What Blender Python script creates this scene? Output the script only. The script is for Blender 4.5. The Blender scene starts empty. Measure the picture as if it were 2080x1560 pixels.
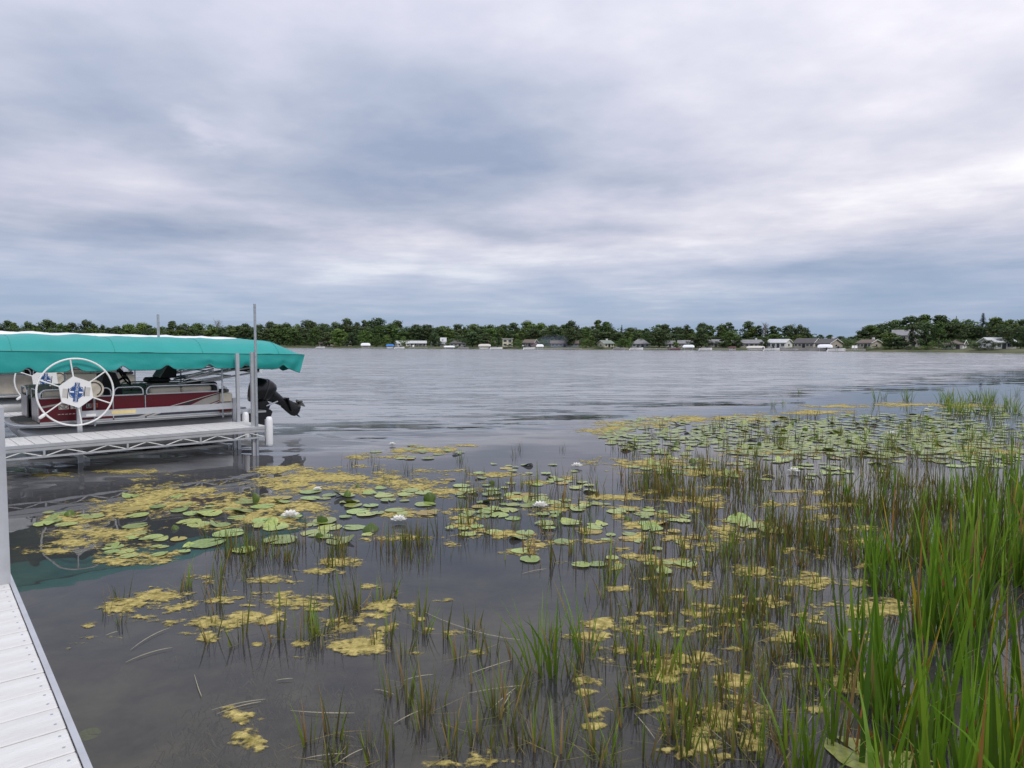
import bpy, math, random
import numpy as np
from mathutils import Vector, Matrix, noise as mnoise
random.seed(7)
PI = math.pi
sc = bpy.context.scene
col = sc.collection

# ------------------------------------------------------------------ camera
F, H, HY = 1440.0, 2.03, 699.5            # focal length (photo px), eye height above the lake, horizon row
PITCH = math.atan((780 - HY) / F)
cam = bpy.data.cameras.new('camera'); cam_o = bpy.data.objects.new('camera', cam); col.objects.link(cam_o)
cam.sensor_width = 36.0; cam.lens = 36.0 * F / 2080.0; cam.clip_start = 0.05; cam.clip_end = 6000
cam_o.location = (0, 0, H); cam_o.rotation_euler = (PI / 2 - PITCH, 0, 0)
sc.camera = cam_o

# ------------------------------------------------------------------ sky and sun
SUN_EL, SUN_AZ = math.radians(50), math.radians(140)      # azimuth clockwise from +Y (view direction)
world = bpy.data.worlds.new('World'); sc.world = world; world.use_nodes = True
wn, wl = world.node_tree.nodes, world.node_tree.links
wn.clear()
def N(t, **k):
    n = wn.new(t)
    for a, b in k.items(): setattr(n, a, b)
    return n
def wmath(op, a, b=None, c=None, clamp=False):
    n = N('ShaderNodeMath', operation=op); n.use_clamp = clamp
    for i, q in enumerate((a, b, c)):
        if q is None: continue
        if isinstance(q, (int, float)): n.inputs[i].default_value = q
        else: wl.new(q, n.inputs[i])
    return n.outputs[0]
def wnoise(vec, scale, detail, rough, dist=0.0):
    n = N('ShaderNodeTexNoise'); n.inputs['Scale'].default_value = scale; n.inputs['Detail'].default_value = detail
    n.inputs['Roughness'].default_value = rough; n.inputs['Distortion'].default_value = dist
    wl.new(vec, n.inputs['Vector']); return n.outputs['Fac']
def wcomb(x, y, z):
    n = N('ShaderNodeCombineXYZ')
    for i, q in enumerate((x, y, z)):
        if isinstance(q, (int, float)): n.inputs[i].default_value = q
        else: wl.new(q, n.inputs[i])
    return n.outputs[0]
def wmix(f, a, b):
    n = N('ShaderNodeMix', data_type='RGBA')
    for i, q in ((0, f), (6, a), (7, b)):
        if isinstance(q, tuple): n.inputs[i].default_value = q + (1,)
        elif isinstance(q, (int, float)): n.inputs[i].default_value = q
        else: wl.new(q, n.inputs[i])
    return n.outputs[2]
tc = N('ShaderNodeTexCoord'); sx = N('ShaderNodeSeparateXYZ'); wl.new(tc.outputs['Generated'], sx.inputs[0])
X, Y, Zr = sx.outputs
Z = wmath('MAXIMUM', Zr, 0.0)
den = wmath('ADD', Z, 0.11)
plane = wcomb(wmath('DIVIDE', X, den), wmath('DIVIDE', Y, den), 3.7)
# direction in degrees, pushed about by noise so that cloud masses have torn edges
n_w = wnoise(plane, 0.55, 5, 0.55); n_w2 = wnoise(plane, 1.3, 6, 0.6)
warp = wmath('MULTIPLY', wmath('SUBTRACT', n_w, 0.5), 22.0)
warp2 = wmath('MULTIPLY', wmath('SUBTRACT', n_w2, 0.5), 9.0)
az = wmath('ADD', wmath('MULTIPLY', wmath('ARCTAN2', X, Y), 180 / PI), wmath('MULTIPLY', warp, 1.5))
el = wmath('ADD', wmath('MULTIPLY', wmath('ARCSINE', Z), 180 / PI), wmath('MULTIPLY', wmath('MULTIPLY', warp2, wmath('MULTIPLY_ADD', Z, 2.2, 0.12)), 1.0))
def blob(a0, e0, ra, re, amp):
    dx = wmath('DIVIDE', wmath('SUBTRACT', az, a0), ra); dy = wmath('DIVIDE', wmath('SUBTRACT', el, e0), re)
    d = wmath('ADD', wmath('MULTIPLY', dx, dx), wmath('MULTIPLY', dy, dy))
    return wmath('MULTIPLY', wmath('EXPONENT', wmath('MULTIPLY', d, -1.0)), amp)
big = wnoise(plane, 0.34, 3, 0.5, 0.0)
mid = wnoise(plane, 1.0, 7, 0.54, 0.0)
streak = wnoise(wcomb(wmath('MULTIPLY', wmath('ARCTAN2', X, Y), 4.0), 0.0, wmath('MULTIPLY', Z, 46.0)), 1.6, 6, 0.6, 0.15)
v = wmath('MULTIPLY_ADD', wmath('SUBTRACT', big, 0.5), 0.7, 0.60)
v = wmath('ADD', v, wmath('MULTIPLY', wmath('SUBTRACT', mid, 0.5), 1.35))
lowmask = wmath('SUBTRACT', 1.0, wmath('MULTIPLY', Z, 3.6), clamp=True)
v = wmath('ADD', v, wmath('MULTIPLY', wmath('MULTIPLY', wmath('SUBTRACT', streak, 0.5), 0.50), lowmask))
for b in ((-17, 13.0, 17, 3.4, -0.26), (-20, 15.5, 3, .7, .22), (-6, 13.6, 5, .6, .16), (2, 13.0, 14, 3.0, -0.22), (-33, 8.5, 14, 2.6, -0.20), (-10, 8.2, 14, 1.4, -0.12),
          (-14, 22, 26, 4.0, -0.04), (30, 13.5, 12, 5.0, 0.10), (16, 10.0, 11, 1.8, 0.18), (24, 23, 20, 6, 0.12), (-2, 24, 9, 5, 0.10),
          (9, 7.2, 15, 1.1, 0.20), (13, 3.7, 9, 0.55, 0.30), (30, 6.4, 12, 1.7, -0.30), (12, 5.4, 14, 0.8, -0.14), (-34, 17, 8, 4, 0.12), (-8, 5.2, 20, 1.0, 0.10)):
    v = wmath('ADD', v, blob(*b))
ramp = N('ShaderNodeValToRGB'); wl.new(v, ramp.inputs[0])
cr = ramp.color_ramp; cr.elements[0].position = 0.10; cr.elements[0].color = (0.295, 0.355, 0.49, 1)
cr.elements[1].position = 0.95; cr.elements[1].color = (0.90, 0.89, 0.93, 1)
for p, c in ((0.33, (0.405, 0.45, 0.57)), (0.55, (0.555, 0.57, 0.68)), (0.75, (0.70, 0.695, 0.78))):
    e = cr.elements.new(p); e.color = c + (1,)
# clear blue air shows below and between the cloud sheets near the horizon
nish = N('ShaderNodeTexSky', sky_type='NISHITA'); nish.sun_disc = False; nish.sun_elevation = SUN_EL; nish.sun_rotation = SUN_AZ
nish.air_density = 1.0; nish.dust_density = 0.6
nsc = N('ShaderNodeVectorMath', operation='SCALE'); wl.new(nish.outputs[0], nsc.inputs[0]); nsc.inputs['Scale'].default_value = 0.085
hz = wmix(0.8, nsc.outputs[0], (0.27, 0.39, 0.605))
hf = wmath('POWER', wmath('SUBTRACT', 1.0, wmath('MULTIPLY', Z, 7.0), clamp=True), 0.9)
hf = wmath('MULTIPLY', hf, wmath('SUBTRACT', 1.55, wmath('MULTIPLY', streak, 1.05)), clamp=True)
sky_c = wmix(hf, ramp.outputs[0], hz)
zen = wmath('MULTIPLY_ADD', Z, 0.55, 0.93)
zs = N('ShaderNodeVectorMath', operation='SCALE'); wl.new(sky_c, zs.inputs[0]); wl.new(zen, zs.inputs['Scale'])
bg = N('ShaderNodeBackground'); wl.new(zs.outputs[0], bg.inputs[0]); bg.inputs[1].default_value = 1.0
wo = N('ShaderNodeOutputWorld'); wl.new(bg.outputs[0], wo.inputs[0])
world.cycles.sampling_method = 'MANUAL'; world.cycles.sample_map_resolution = 512

sun = bpy.data.lights.new('sun', 'SUN'); sun.energy = 1.5; sun.angle = math.radians(14); sun.color = (1.0, 0.96, 0.90)
sun_o = bpy.data.objects.new('sun', sun); col.objects.link(sun_o)
sd = Vector((math.sin(SUN_AZ) * math.cos(SUN_EL), math.cos(SUN_AZ) * math.cos(SUN_EL), math.sin(SUN_EL)))
sun_o.rotation_euler = sd.to_track_quat('Z', 'Y').to_euler(); sun_o.location = (0, 0, 60)
vs = sc.view_settings; vs.view_transform = 'Standard'; vs.look = 'None'; vs.exposure = 0.12; vs.gamma = 1.0; vs.use_curve_mapping = False
sc.cycles.max_bounces = 8; sc.cycles.transparent_max_bounces = 12; sc.cycles.diffuse_bounces = 3; sc.cycles.glossy_bounces = 3
sc.cycles.caustics_reflective = False; sc.cycles.caustics_refractive = False
sc.cycles.use_denoising = True; sc.cycles.sample_clamp_indirect = 6

# ------------------------------------------------------------------ layout helpers
FW = Vector((0, math.cos(PITCH), -math.sin(PITCH))); UP = Vector((0, math.sin(PITCH), math.cos(PITCH))); CP = Vector((0, 0, H))
def ground(x, y, z=0.0):
    d = FW + Vector((1, 0, 0)) * ((x - 1040) / F) + UP * ((780 - y) / F)
    return CP + d * ((z - H) / d.z)
def topx(P):
    d = Vector(P) - CP; k = d.dot(FW)
    return 1040 + F * d.x / k, 780 - F * d.dot(UP) / k
TH = math.radians(48)
DU = Vector((math.sin(TH), math.cos(TH), 0)); DV = Vector((-math.cos(TH), math.sin(TH), 0))
DO = ground(541, 866, 0.53); DO.z = 0
DROT = PI / 2 - TH
def DW(s, t, z=0.0): return DO + DU * s + DV * t + Vector((0, 0, z))
def fract(x, y, z=0.0, o=4, s=1.0): return mnoise.fractal(Vector((x * s, y * s, z)), 0.6, 2.0, o)

# ------------------------------------------------------------------ materials
MATS = {}
def mat(name, c=(.5, .5, .5), rough=0.6, metal=0.0, var=0.12, vscale=6.0, bump=0.0, bscale=40.0, spec=0.5, c2=None, objrand=0.0, transl=0.0, attr=None, stretch=None):
    if name in MATS: return MATS[name]
    m = bpy.data.materials.new(name); m.use_nodes = True; MATS[name] = m
    nt = m.node_tree; ns, lk = nt.nodes, nt.links
    b = ns['Principled BSDF']; b.inputs['Roughness'].default_value = rough; b.inputs['Metallic'].default_value = metal
    b.inputs['Specular IOR Level'].default_value = spec
    t = ns.new('ShaderNodeTexCoord'); vec = t.outputs['Object']
    if stretch:
        mp = ns.new('ShaderNodeMapping'); mp.inputs['Scale'].default_value = stretch; lk.new(vec, mp.inputs[0]); vec = mp.outputs[0]
    n = ns.new('ShaderNodeTexNoise'); n.inputs['Scale'].default_value = vscale; n.inputs['Detail'].default_value = 5; n.inputs['Roughness'].default_value = 0.6
    lk.new(vec, n.inputs['Vector'])
    mr = ns.new('ShaderNodeMapRange'); mr.inputs[1].default_value = 0.3; mr.inputs[2].default_value = 0.7; lk.new(n.outputs['Fac'], mr.inputs[0])
    mx = ns.new('ShaderNodeMix'); mx.data_type = 'RGBA'; lk.new(mr.outputs[0], mx.inputs[0])
    lo = tuple(q * (1 - var) for q in c); hi = c2 if c2 else tuple(min(1, q * (1 + var)) for q in c)
    mx.inputs[6].default_value = lo + (1,); mx.inputs[7].default_value = hi + (1,)
    out = mx.outputs[2]
    if attr:
        a = ns.new('ShaderNodeAttribute'); a.attribute_name = attr
        mm = ns.new('ShaderNodeMix'); mm.data_type = 'RGBA'; mm.blend_type = 'MULTIPLY'; mm.inputs[0].default_value = 1
        lk.new(a.outputs['Color'], mm.inputs[6]); lk.new(out, mm.inputs[7]); out = mm.outputs[2]
    if objrand:
        oi = ns.new('ShaderNodeObjectInfo'); hs = ns.new('ShaderNodeHueSaturation')
        r1 = ns.new('ShaderNodeMapRange'); r1.inputs[3].default_value = 0.5 - objrand * 0.09; r1.inputs[4].default_value = 0.5 + objrand * 0.06
        r2 = ns.new('ShaderNodeMapRange'); r2.inputs[3].default_value = 1 - objrand; r2.inputs[4].default_value = 1 + objrand
        ml = ns.new('ShaderNodeMath'); ml.operation = 'MULTIPLY'; ml.inputs[1].default_value = 7.31
        fr = ns.new('ShaderNodeMath'); fr.operation = 'FRACT'
        lk.new(oi.outputs['Random'], r1.inputs[0]); lk.new(oi.outputs['Random'], ml.inputs[0]); lk.new(ml.outputs[0], fr.inputs[0]); lk.new(fr.outputs[0], r2.inputs[0])
        lk.new(r1.outputs[0], hs.inputs['Hue']); lk.new(r2.outputs[0], hs.inputs['Value']); lk.new(out, hs.inputs['Color']); out = hs.outputs[0]
    lk.new(out, b.inputs['Base Color'])
    if bump:
        n2 = ns.new('ShaderNodeTexNoise'); n2.inputs['Scale'].default_value = bscale; n2.inputs['Detail'].default_value = 4
        lk.new(vec, n2.inputs['Vector'])
        bp = ns.new('ShaderNodeBump'); bp.inputs['Strength'].default_value = bump; bp.inputs['Distance'].default_value = 0.02
        lk.new(n2.outputs['Fac'], bp.inputs['Height']); lk.new(bp.outputs[0], b.inputs['Normal'])
    if transl:
        tr = ns.new('ShaderNodeBsdfTranslucent'); lk.new(out, tr.inputs[0]); ms = ns.new('ShaderNodeMixShader'); ms.inputs[0].default_value = transl
        lk.new(b.outputs[0], ms.inputs[1]); lk.new(tr.outputs[0], ms.inputs[2]); lk.new(ms.outputs[0], ns['Material Output'].inputs[0])
    return m
WHITE_PLANK = mat('white_plank', (0.66, 0.65, 0.62), 0.55, var=0.10, vscale=5, bump=0.25, bscale=60, stretch=(2.5, 0.4, 1), c2=(.74, .735, .715), objrand=.035)
ALU = mat('aluminium', (0.55, 0.56, 0.58), 0.42, 0.55, var=0.10, vscale=5)
GALV = mat('galvanised', (0.42, 0.45, 0.48), 0.45, 0.6, var=0.18, vscale=20)
WHITE_PAINT = mat('white_paint', (0.80, 0.80, 0.78), 0.4, var=0.03)
VINYL = mat('white_vinyl', (0.82, 0.82, 0.83), 0.35, var=0.03)
TEAL = mat('teal_canvas', (0.017, 0.325, 0.300), 0.5, var=0.08, vscale=1.4, bump=0.45, bscale=3.5, transl=0.03)
WHITE_CANVAS = mat('white_canvas', (0.83, 0.84, 0.86), 0.55, var=0.03, bump=0.2, bscale=3)
MAROON = mat('maroon_panel', (0.115, 0.008, 0.016), 0.28, 0.1, var=0.12, vscale=2)
BEIGE = mat('beige_vinyl', (0.56, 0.51, 0.42), 0.5, var=0.05)
BLACK = mat('black_gloss', (0.008, 0.008, 0.009), 0.22, var=0.2)
BLACK_M = mat('black_matte', (0.014, 0.014, 0.016), 0.6, var=0.3)
GREY_D = mat('grey_decal', (0.30, 0.29, 0.27), 0.45, var=0.1)
SILVER = mat('bright_aluminium', (0.62, 0.63, 0.65), 0.28, 0.8, var=0.1, vscale=2, stretch=(0.3, 1, 3))
CARPET = mat('grey_carpet', (0.17, 0.155, 0.14), 0.95, var=0.25, vscale=30)
BLUE = mat('logo_blue', (0.02, 0.08, 0.26), 0.4)
CHAR = mat('letter_black', (0.02, 0.02, 0.02), 0.5)
PLATEW = mat('letter_backing', (0.50, 0.48, 0.45), 0.5)
ORANGE = mat('orange_sticker', (0.62, 0.13, 0.05), 0.5)
YELLOWS = mat('yellow_sticker', (0.72, 0.58, 0.28), 0.5)
GLASSD = mat('dark_window', (0.02, 0.024, 0.03), 0.1, var=0.2)
LBLUE = mat('blue_cover', (0.03, 0.17, 0.50), 0.55)

# ------------------------------------------------------------------ mesh builder
class MB:
    def __init__(self): self.v = []; self.f = []; self.c = None
    def add(self, vs, fs):
        o = len(self.v); self.v += [tuple(q) for q in vs]; self.f += [tuple(i + o for i in f) for f in fs]; return self
    def box(self, x0, x1, y0, y1, z0, z1):
        return self.add([(x0, y0, z0), (x1, y0, z0), (x1, y1, z0), (x0, y1, z0), (x0, y0, z1), (x1, y0, z1), (x1, y1, z1), (x0, y1, z1)],
                        [(0, 3, 2, 1), (4, 5, 6, 7), (0, 1, 5, 4), (1, 2, 6, 5), (2, 3, 7, 6), (3, 0, 4, 7)])
    def cbox(self, x0, x1, y0, y1, z0, z1, b):          # box with chamfered edges
        vs = []
        for (xs, ys, zs) in ((b, b, 0), (b, 0, b), (0, b, b)):
            for z in (z0 + zs, z1 - zs):
                for y in (y0 + ys, y1 - ys):
                    for x in (x0 + xs, x1 - xs): vs.append((x, y, z))
        import bmesh
        bm = bmesh.new()
        for q in vs: bm.verts.new(q)
        bmesh.ops.convex_hull(bm, input=bm.verts[:]); bm.verts.index_update()
        self.add([q.co[:] for q in bm.verts], [tuple(k.index for k in f.verts) for f in bm.faces]); bm.free(); return self
    def bar(self, a, b, w, h=None, up=(0, 0, 1)):
        a, b = Vector(a), Vector(b); h = h or w; d = (b - a).normalized(); u = Vector(up)
        if abs(d.dot(u)) > 0.98: u = Vector((1, 0, 0))
        s = d.cross(u).normalized() * w / 2; u = s.cross(d).normalized() * h / 2
        return self.add([a - s - u, a + s - u, a + s + u, a - s + u, b - s - u, b + s - u, b + s + u, b - s + u],
                        [(0, 3, 2, 1), (4, 5, 6, 7), (0, 1, 5, 4), (1, 2, 6, 5), (2, 3, 7, 6), (3, 0, 4, 7)])
    def tube(self, pts, r, n=8, closed=False):
        pts = [Vector(p) for p in pts]; m = len(pts); rs = r if isinstance(r, (list, tuple)) else [r] * m
        vs = []; nrm = None
        for i, p in enumerate(pts):
            d = (pts[(i + 1) % m] - pts[i - 1]) if closed else (pts[min(i + 1, m - 1)] - pts[max(i - 1, 0)])
            d.normalize()
            if nrm is None: nrm = d.orthogonal().normalized()
            nrm = (nrm - d * nrm.dot(d)).normalized(); bn = d.cross(nrm)
            vs += [p + (nrm * math.cos(2 * PI * k / n) + bn * math.sin(2 * PI * k / n)) * rs[i] for k in range(n)]
        fs = []
        for i in range(m if closed else m - 1):
            j = (i + 1) % m
            fs += [(i * n + k, i * n + (k + 1) % n, j * n + (k + 1) % n, j * n + k) for k in range(n)]
        if not closed: fs += [tuple(range(n - 1, -1, -1)), tuple((m - 1) * n + k for k in range(n))]
        return self.add(vs, fs)
    def prism(self, poly, a0, a1, plane='xz'):           # polygon extruded along the third axis
        n = len(poly)
        def P(p, a): return (p[0], a, p[1]) if plane == 'xz' else ((p[0], p[1], a) if plane == 'xy' else (a, p[0], p[1]))
        return self.add([P(p, a0) for p in poly] + [P(p, a1) for p in poly],
                        [tuple(range(n)), tuple(range(2 * n - 1, n - 1, -1))] + [(i, i + n, (i + 1) % n + n, (i + 1) % n) for i in range(n)])
    def grid(self, rows):
        m, n = len(rows), len(rows[0])
        return self.add([p for r in rows for p in r], [(i * n + j, i * n + j + 1, (i + 1) * n + j + 1, (i + 1) * n + j) for i in range(m - 1) for j in range(n - 1)])
    def mesh(self, name, m, org=(0, 0, 0), smooth=False, recalc=True):
        me = bpy.data.meshes.new(name)
        me.from_pydata([(p[0] - org[0], p[1] - org[1], p[2] - org[2]) for p in self.v], [], self.f)
        if recalc:
            import bmesh
            bm = bmesh.new(); bm.from_mesh(me); bmesh.ops.recalc_face_normals(bm, faces=bm.faces[:]); bm.to_mesh(me); bm.free()
        if self.c is not None:
            a = me.color_attributes.new('tint', 'FLOAT_COLOR', 'POINT'); a.data.foreach_set('color', np.array(self.c, dtype=np.float32).ravel())
        if smooth:
            me.shade_smooth()
            if smooth is not True: me.set_sharp_from_angle(angle=math.radians(smooth))
        if m: me.materials.append(m)
        me.update(); return me
    def build(self, name, m, parent=None, smooth=False, org=None, recalc=True):
        if org is None: org = parent['_org'] if parent is not None and '_org' in parent else (0, 0, 0)
        o = bpy.data.objects.new(name, self.mesh(name, m, org, smooth, recalc)); col.objects.link(o); o.parent = parent; return o
def tag(o, label=None, cat=None, group=None, kind=None):
    if label: o['label'] = label
    if cat: o['category'] = cat
    if group: o['group'] = group
    if kind: o['kind'] = kind
    return o
def dock_root(name, s, t, label, cat, group=None, z=0.0):    # an Empty in the dock frame; parts are given in (s, t, z)
    o = bpy.data.objects.new(name, None); col.objects.link(o); o.empty_display_size = 0.2
    o.location = DW(s, t, z); o.rotation_euler = (0, 0, DROT); o['_org'] = (s, t, z)
    return tag(o, label, cat, group)
def empty(name, loc, rz, label, cat, group=None):
    o = bpy.data.objects.new(name, None); col.objects.link(o); o.location = loc; o.rotation_euler = (0, 0, rz); o.empty_display_size = 0.2
    return tag(o, label, cat, group)
def sub(o, name, mb, m, smooth=False):                       # a sub-part of part o, given in the same frame as o
    c = mb.build(name, m, None, smooth, org=SUBORG[0]); c.parent = o; return c
SUBORG = [(0, 0, 0)]
def text_mesh(body, size, m, name):
    cu = bpy.data.curves.new('t', 'FONT'); cu.body = body; cu.size = size; cu.align_x = 'CENTER'; cu.align_y = 'CENTER'; cu.extrude = 0.002; cu.resolution_u = 3
    o = bpy.data.objects.new('t', cu); col.objects.link(o)
    me = bpy.data.meshes.new_from_object(o.evaluated_get(bpy.context.evaluated_depsgraph_get())); bpy.data.objects.remove(o)
    me.materials.clear(); me.materials.append(m); me.name = name; return me
def put_text(body, size, m, name, parent, s, t, z, roll=0.0, sx=1.0):    # lettering that faces the near side (-t)
    o = bpy.data.objects.new(name, text_mesh(body, size, m, name)); col.objects.link(o); o.parent = parent
    og = SUBORG[0]; o.location = (s - og[0], t - og[1], z - og[2]); o.scale = (sx, 1, 1)
    o.rotation_euler = (Matrix.Rotation(PI / 2, 3, 'X') @ Matrix.Rotation(roll, 3, 'Z')).to_euler(); return o

# ------------------------------------------------------------------ water, lake bed, far land
def shore_D(x):       # distance (m) of the far waterline along the photo column x
    y = float(np.interp(x, [-900, 0, 600, 1100, 1540, 1750, 2080, 2900], [705.8, 706.2, 706.8, 709.8, 712, 714, 718.2, 733]))
    return ground(1040, y).y
def at(x, b, z=0.0):  # point behind the far waterline: photo column x, b metres inland
    D = shore_D(x) + b
    return Vector(((x - 1040) / F * D / math.cos(PITCH), D, z))
def land_z(b): return float(np.interp(b, [-30, -4, 0, 1.2, 10, 30, 80, 200], [-3, -0.6, -0.05, 0.45, 0.9, 1.5, 4.0, 5.0]))

def water_mat():
    m = bpy.data.materials.new('lake_water'); m.use_nodes = True; nt = m.node_tree; ns, lk = nt.nodes, nt.links; ns.clear()
    def nd(t): return ns.new(t)
    def mth(op, a, b=None, c=None, cl=False):
        n = nd('ShaderNodeMath'); n.operation = op; n.use_clamp = cl
        for i, q in enumerate((a, b, c)):
            if q is None: continue
            if isinstance(q, (int, float)): n.inputs[i].default_value = q
            else: lk.new(q, n.inputs[i])
        return n.outputs[0]
    g = nd('ShaderNodeNewGeometry'); pos = g.outputs['Position']
    s = nd('ShaderNodeSeparateXYZ'); lk.new(pos, s.inputs[0])
    def nz(scale, sxyz, det, rough=0.55, rot=0.0, dist=0.0):
        mp = nd('ShaderNodeMapping'); mp.inputs['Scale'].default_value = sxyz; mp.inputs['Rotation'].default_value = (0, 0, rot); lk.new(pos, mp.inputs[0])
        n = nd('ShaderNodeTexNoise'); n.inputs['Scale'].default_value = scale; n.inputs['Detail'].default_value = det; n.inputs['Roughness'].default_value = rough
        n.inputs['Distortion'].default_value = dist; lk.new(mp.outputs[0], n.inputs[0]); return n.outputs['Fac']
    patch = nz(0.10, (1, 1.8, 1), 3)
    # open water is ruffled by the wind, water among the plants lies still
    e = mth('SUBTRACT', mth('SUBTRACT', s.outputs[1], mth('MULTIPLY', s.outputs[0], 0.9)), 16.5)
    e = mth('ADD', e, mth('MULTIPLY', mth('SUBTRACT', patch, 0.5), 9.0))
    rough_w = nd('ShaderNodeMapRange'); rough_w.interpolation_type = 'SMOOTHSTEP'; lk.new(e, rough_w.inputs[0])
    rough_w.inputs[1].default_value = -2.5; rough_w.inputs[2].default_value = 7.0; rough_w.inputs[3].default_value = 0.022; rough_w.inputs[4].default_value = 1.0
    # small wind waves: slopes taken from noise, so that they keep their size at any distance
    def nzc(scale, sxyz, det, rot):
        mp = nd('ShaderNodeMapping'); mp.inputs['Scale'].default_value = sxyz; mp.inputs['Rotation'].default_value = (0, 0, rot); lk.new(pos, mp.inputs[0])
        n = nd('ShaderNodeTexNoise'); n.inputs['Scale'].default_value = scale; n.inputs['Detail'].default_value = det; n.inputs['Roughness'].default_value = 0.5
        n.inputs['Distortion'].default_value = 0.35; lk.new(mp.outputs[0], n.inputs[0])
        v = nd('ShaderNodeVectorMath'); v.operation = 'SUBTRACT'; lk.new(n.outputs['Color'], v.inputs[0]); v.inputs[1].default_value = (0.5, 0.5, 0.5); return v.outputs[0]
    def vsc(v, f):
        n = nd('ShaderNodeVectorMath'); n.operation = 'SCALE'; lk.new(v, n.inputs[0])
        if isinstance(f, float): n.inputs['Scale'].default_value = f
        else: lk.new(f, n.inputs['Scale'])
        return n.outputs[0]
    def vadd(a, b):
        n = nd('ShaderNodeVectorMath'); n.operation = 'ADD'; lk.new(a, n.inputs[0]); lk.new(b, n.inputs[1]); return n.outputs[0]
    sl = vadd(vadd(vsc(nzc(0.95, (0.5, 2.2, 1), 2.5, 0.22), 1.25), vsc(nzc(3.0, (0.6, 1.9, 1), 2.0, -0.15), 0.5)), vadd(vsc(nzc(0.24, (0.45, 1.8, 1), 3.0, 0.1), 0.65), vsc(nzc(0.06, (0.35, 1.5, 1), 2.0, 0.05), 0.25)))
    sl = vsc(sl, mth('MULTIPLY', rough_w.outputs[0], mth('MULTIPLY_ADD', patch, 0.9, 0.55)))
    mu = nd('ShaderNodeVectorMath'); mu.operation = 'MULTIPLY'; lk.new(sl, mu.inputs[0]); mu.inputs[1].default_value = (0.6, 0.95, 0.0)
    ad = nd('ShaderNodeVectorMath'); ad.operation = 'ADD'; lk.new(mu.outputs[0], ad.inputs[0]); ad.inputs[1].default_value = (0, 0, 1)
    bp = nd('ShaderNodeVectorMath'); bp.operation = 'NORMALIZE'; lk.new(ad.outputs[0], bp.inputs[0])
    fr = nd('ShaderNodeFresnel'); fr.inputs['IOR'].default_value = 1.333; lk.new(bp.outputs[0], fr.inputs['Normal'])
    gl = nd('ShaderNodeBsdfGlossy'); lk.new(bp.outputs[0], gl.inputs['Normal'])
    gr = nd('ShaderNodeMapRange'); lk.new(rough_w.outputs[0], gr.inputs[0]); gr.inputs[1].default_value = 0.045; gr.inputs[3].default_value = 0.012; gr.inputs[4].default_value = 0.15; lk.new(gr.outputs[0], gl.inputs['Roughness'])
    tr = nd('ShaderNodeBsdfTransparent'); tr.inputs[0].default_value = (0.74, 0.74, 0.66, 1)
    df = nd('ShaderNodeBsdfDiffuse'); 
    bc = nd('ShaderNodeMix'); bc.data_type = 'RGBA'; bc.inputs[6].default_value = (0.072, 0.073, 0.078, 1); bc.inputs[7].default_value = (0.34, 0.35, 0.36, 1)   # dark mud inshore; further out sand with sky sheen put into its colour
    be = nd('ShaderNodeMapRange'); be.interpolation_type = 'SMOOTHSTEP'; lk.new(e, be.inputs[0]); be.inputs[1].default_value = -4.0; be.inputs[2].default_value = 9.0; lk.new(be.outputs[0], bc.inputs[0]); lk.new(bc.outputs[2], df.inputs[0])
    # murkier with depth away from the bank
    mk = nd('ShaderNodeMapRange'); lk.new(s.outputs[1], mk.inputs[0]); mk.inputs[1].default_value = 3; mk.inputs[2].default_value = 14; mk.inputs[3].default_value = 0.35; mk.inputs[4].default_value = 0.95
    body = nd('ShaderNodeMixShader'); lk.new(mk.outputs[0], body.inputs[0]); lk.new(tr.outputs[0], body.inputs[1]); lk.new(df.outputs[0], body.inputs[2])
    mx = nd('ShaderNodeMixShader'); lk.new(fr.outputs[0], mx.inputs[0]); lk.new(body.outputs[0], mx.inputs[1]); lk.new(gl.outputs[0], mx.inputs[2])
    o = nd('ShaderNodeOutputMaterial'); lk.new(mx.outputs[0], o.inputs[0]); return m
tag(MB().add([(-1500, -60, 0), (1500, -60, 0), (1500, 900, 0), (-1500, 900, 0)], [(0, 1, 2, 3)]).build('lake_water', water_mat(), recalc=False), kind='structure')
BED = mat('lake_bed_mud', (0.15, 0.135, 0.115), 0.95, var=0.5, vscale=2.2, c2=(0.42, 0.38, 0.28))
rows = [[(x, y, -0.42 - 0.02 * max(0, y - 4) + 0.10 * fract(x, y, 0, 3, 0.9)) for x in np.linspace(-14, 14, 50)] for y in np.linspace(-4, 22, 46)]
tag(MB().grid(rows).build('lake_bed', BED, smooth=True), kind='structure')
LAWN = mat('far_lawn', (0.055, 0.080, 0.025), 0.95, var=0.4, vscale=0.10, c2=(0.13, 0.135, 0.06))
rows = []
for b in (-30, -4, 0, 0.5, 1.2, 4, 10, 18, 30, 50, 80, 140, 400):
    rows.append([tuple(at(x, b + (fract(x, b, 1, 3, 0.02) * 1.2 if -4 <= b <= 4 else 0), land_z(b) + 0.15 * fract(x, b, 2, 3, 0.03))) for x in np.linspace(-900, 2900, 150)])
tag(MB().grid(rows).build('far_shore_ground', LAWN, smooth=True), kind='structure')

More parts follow.
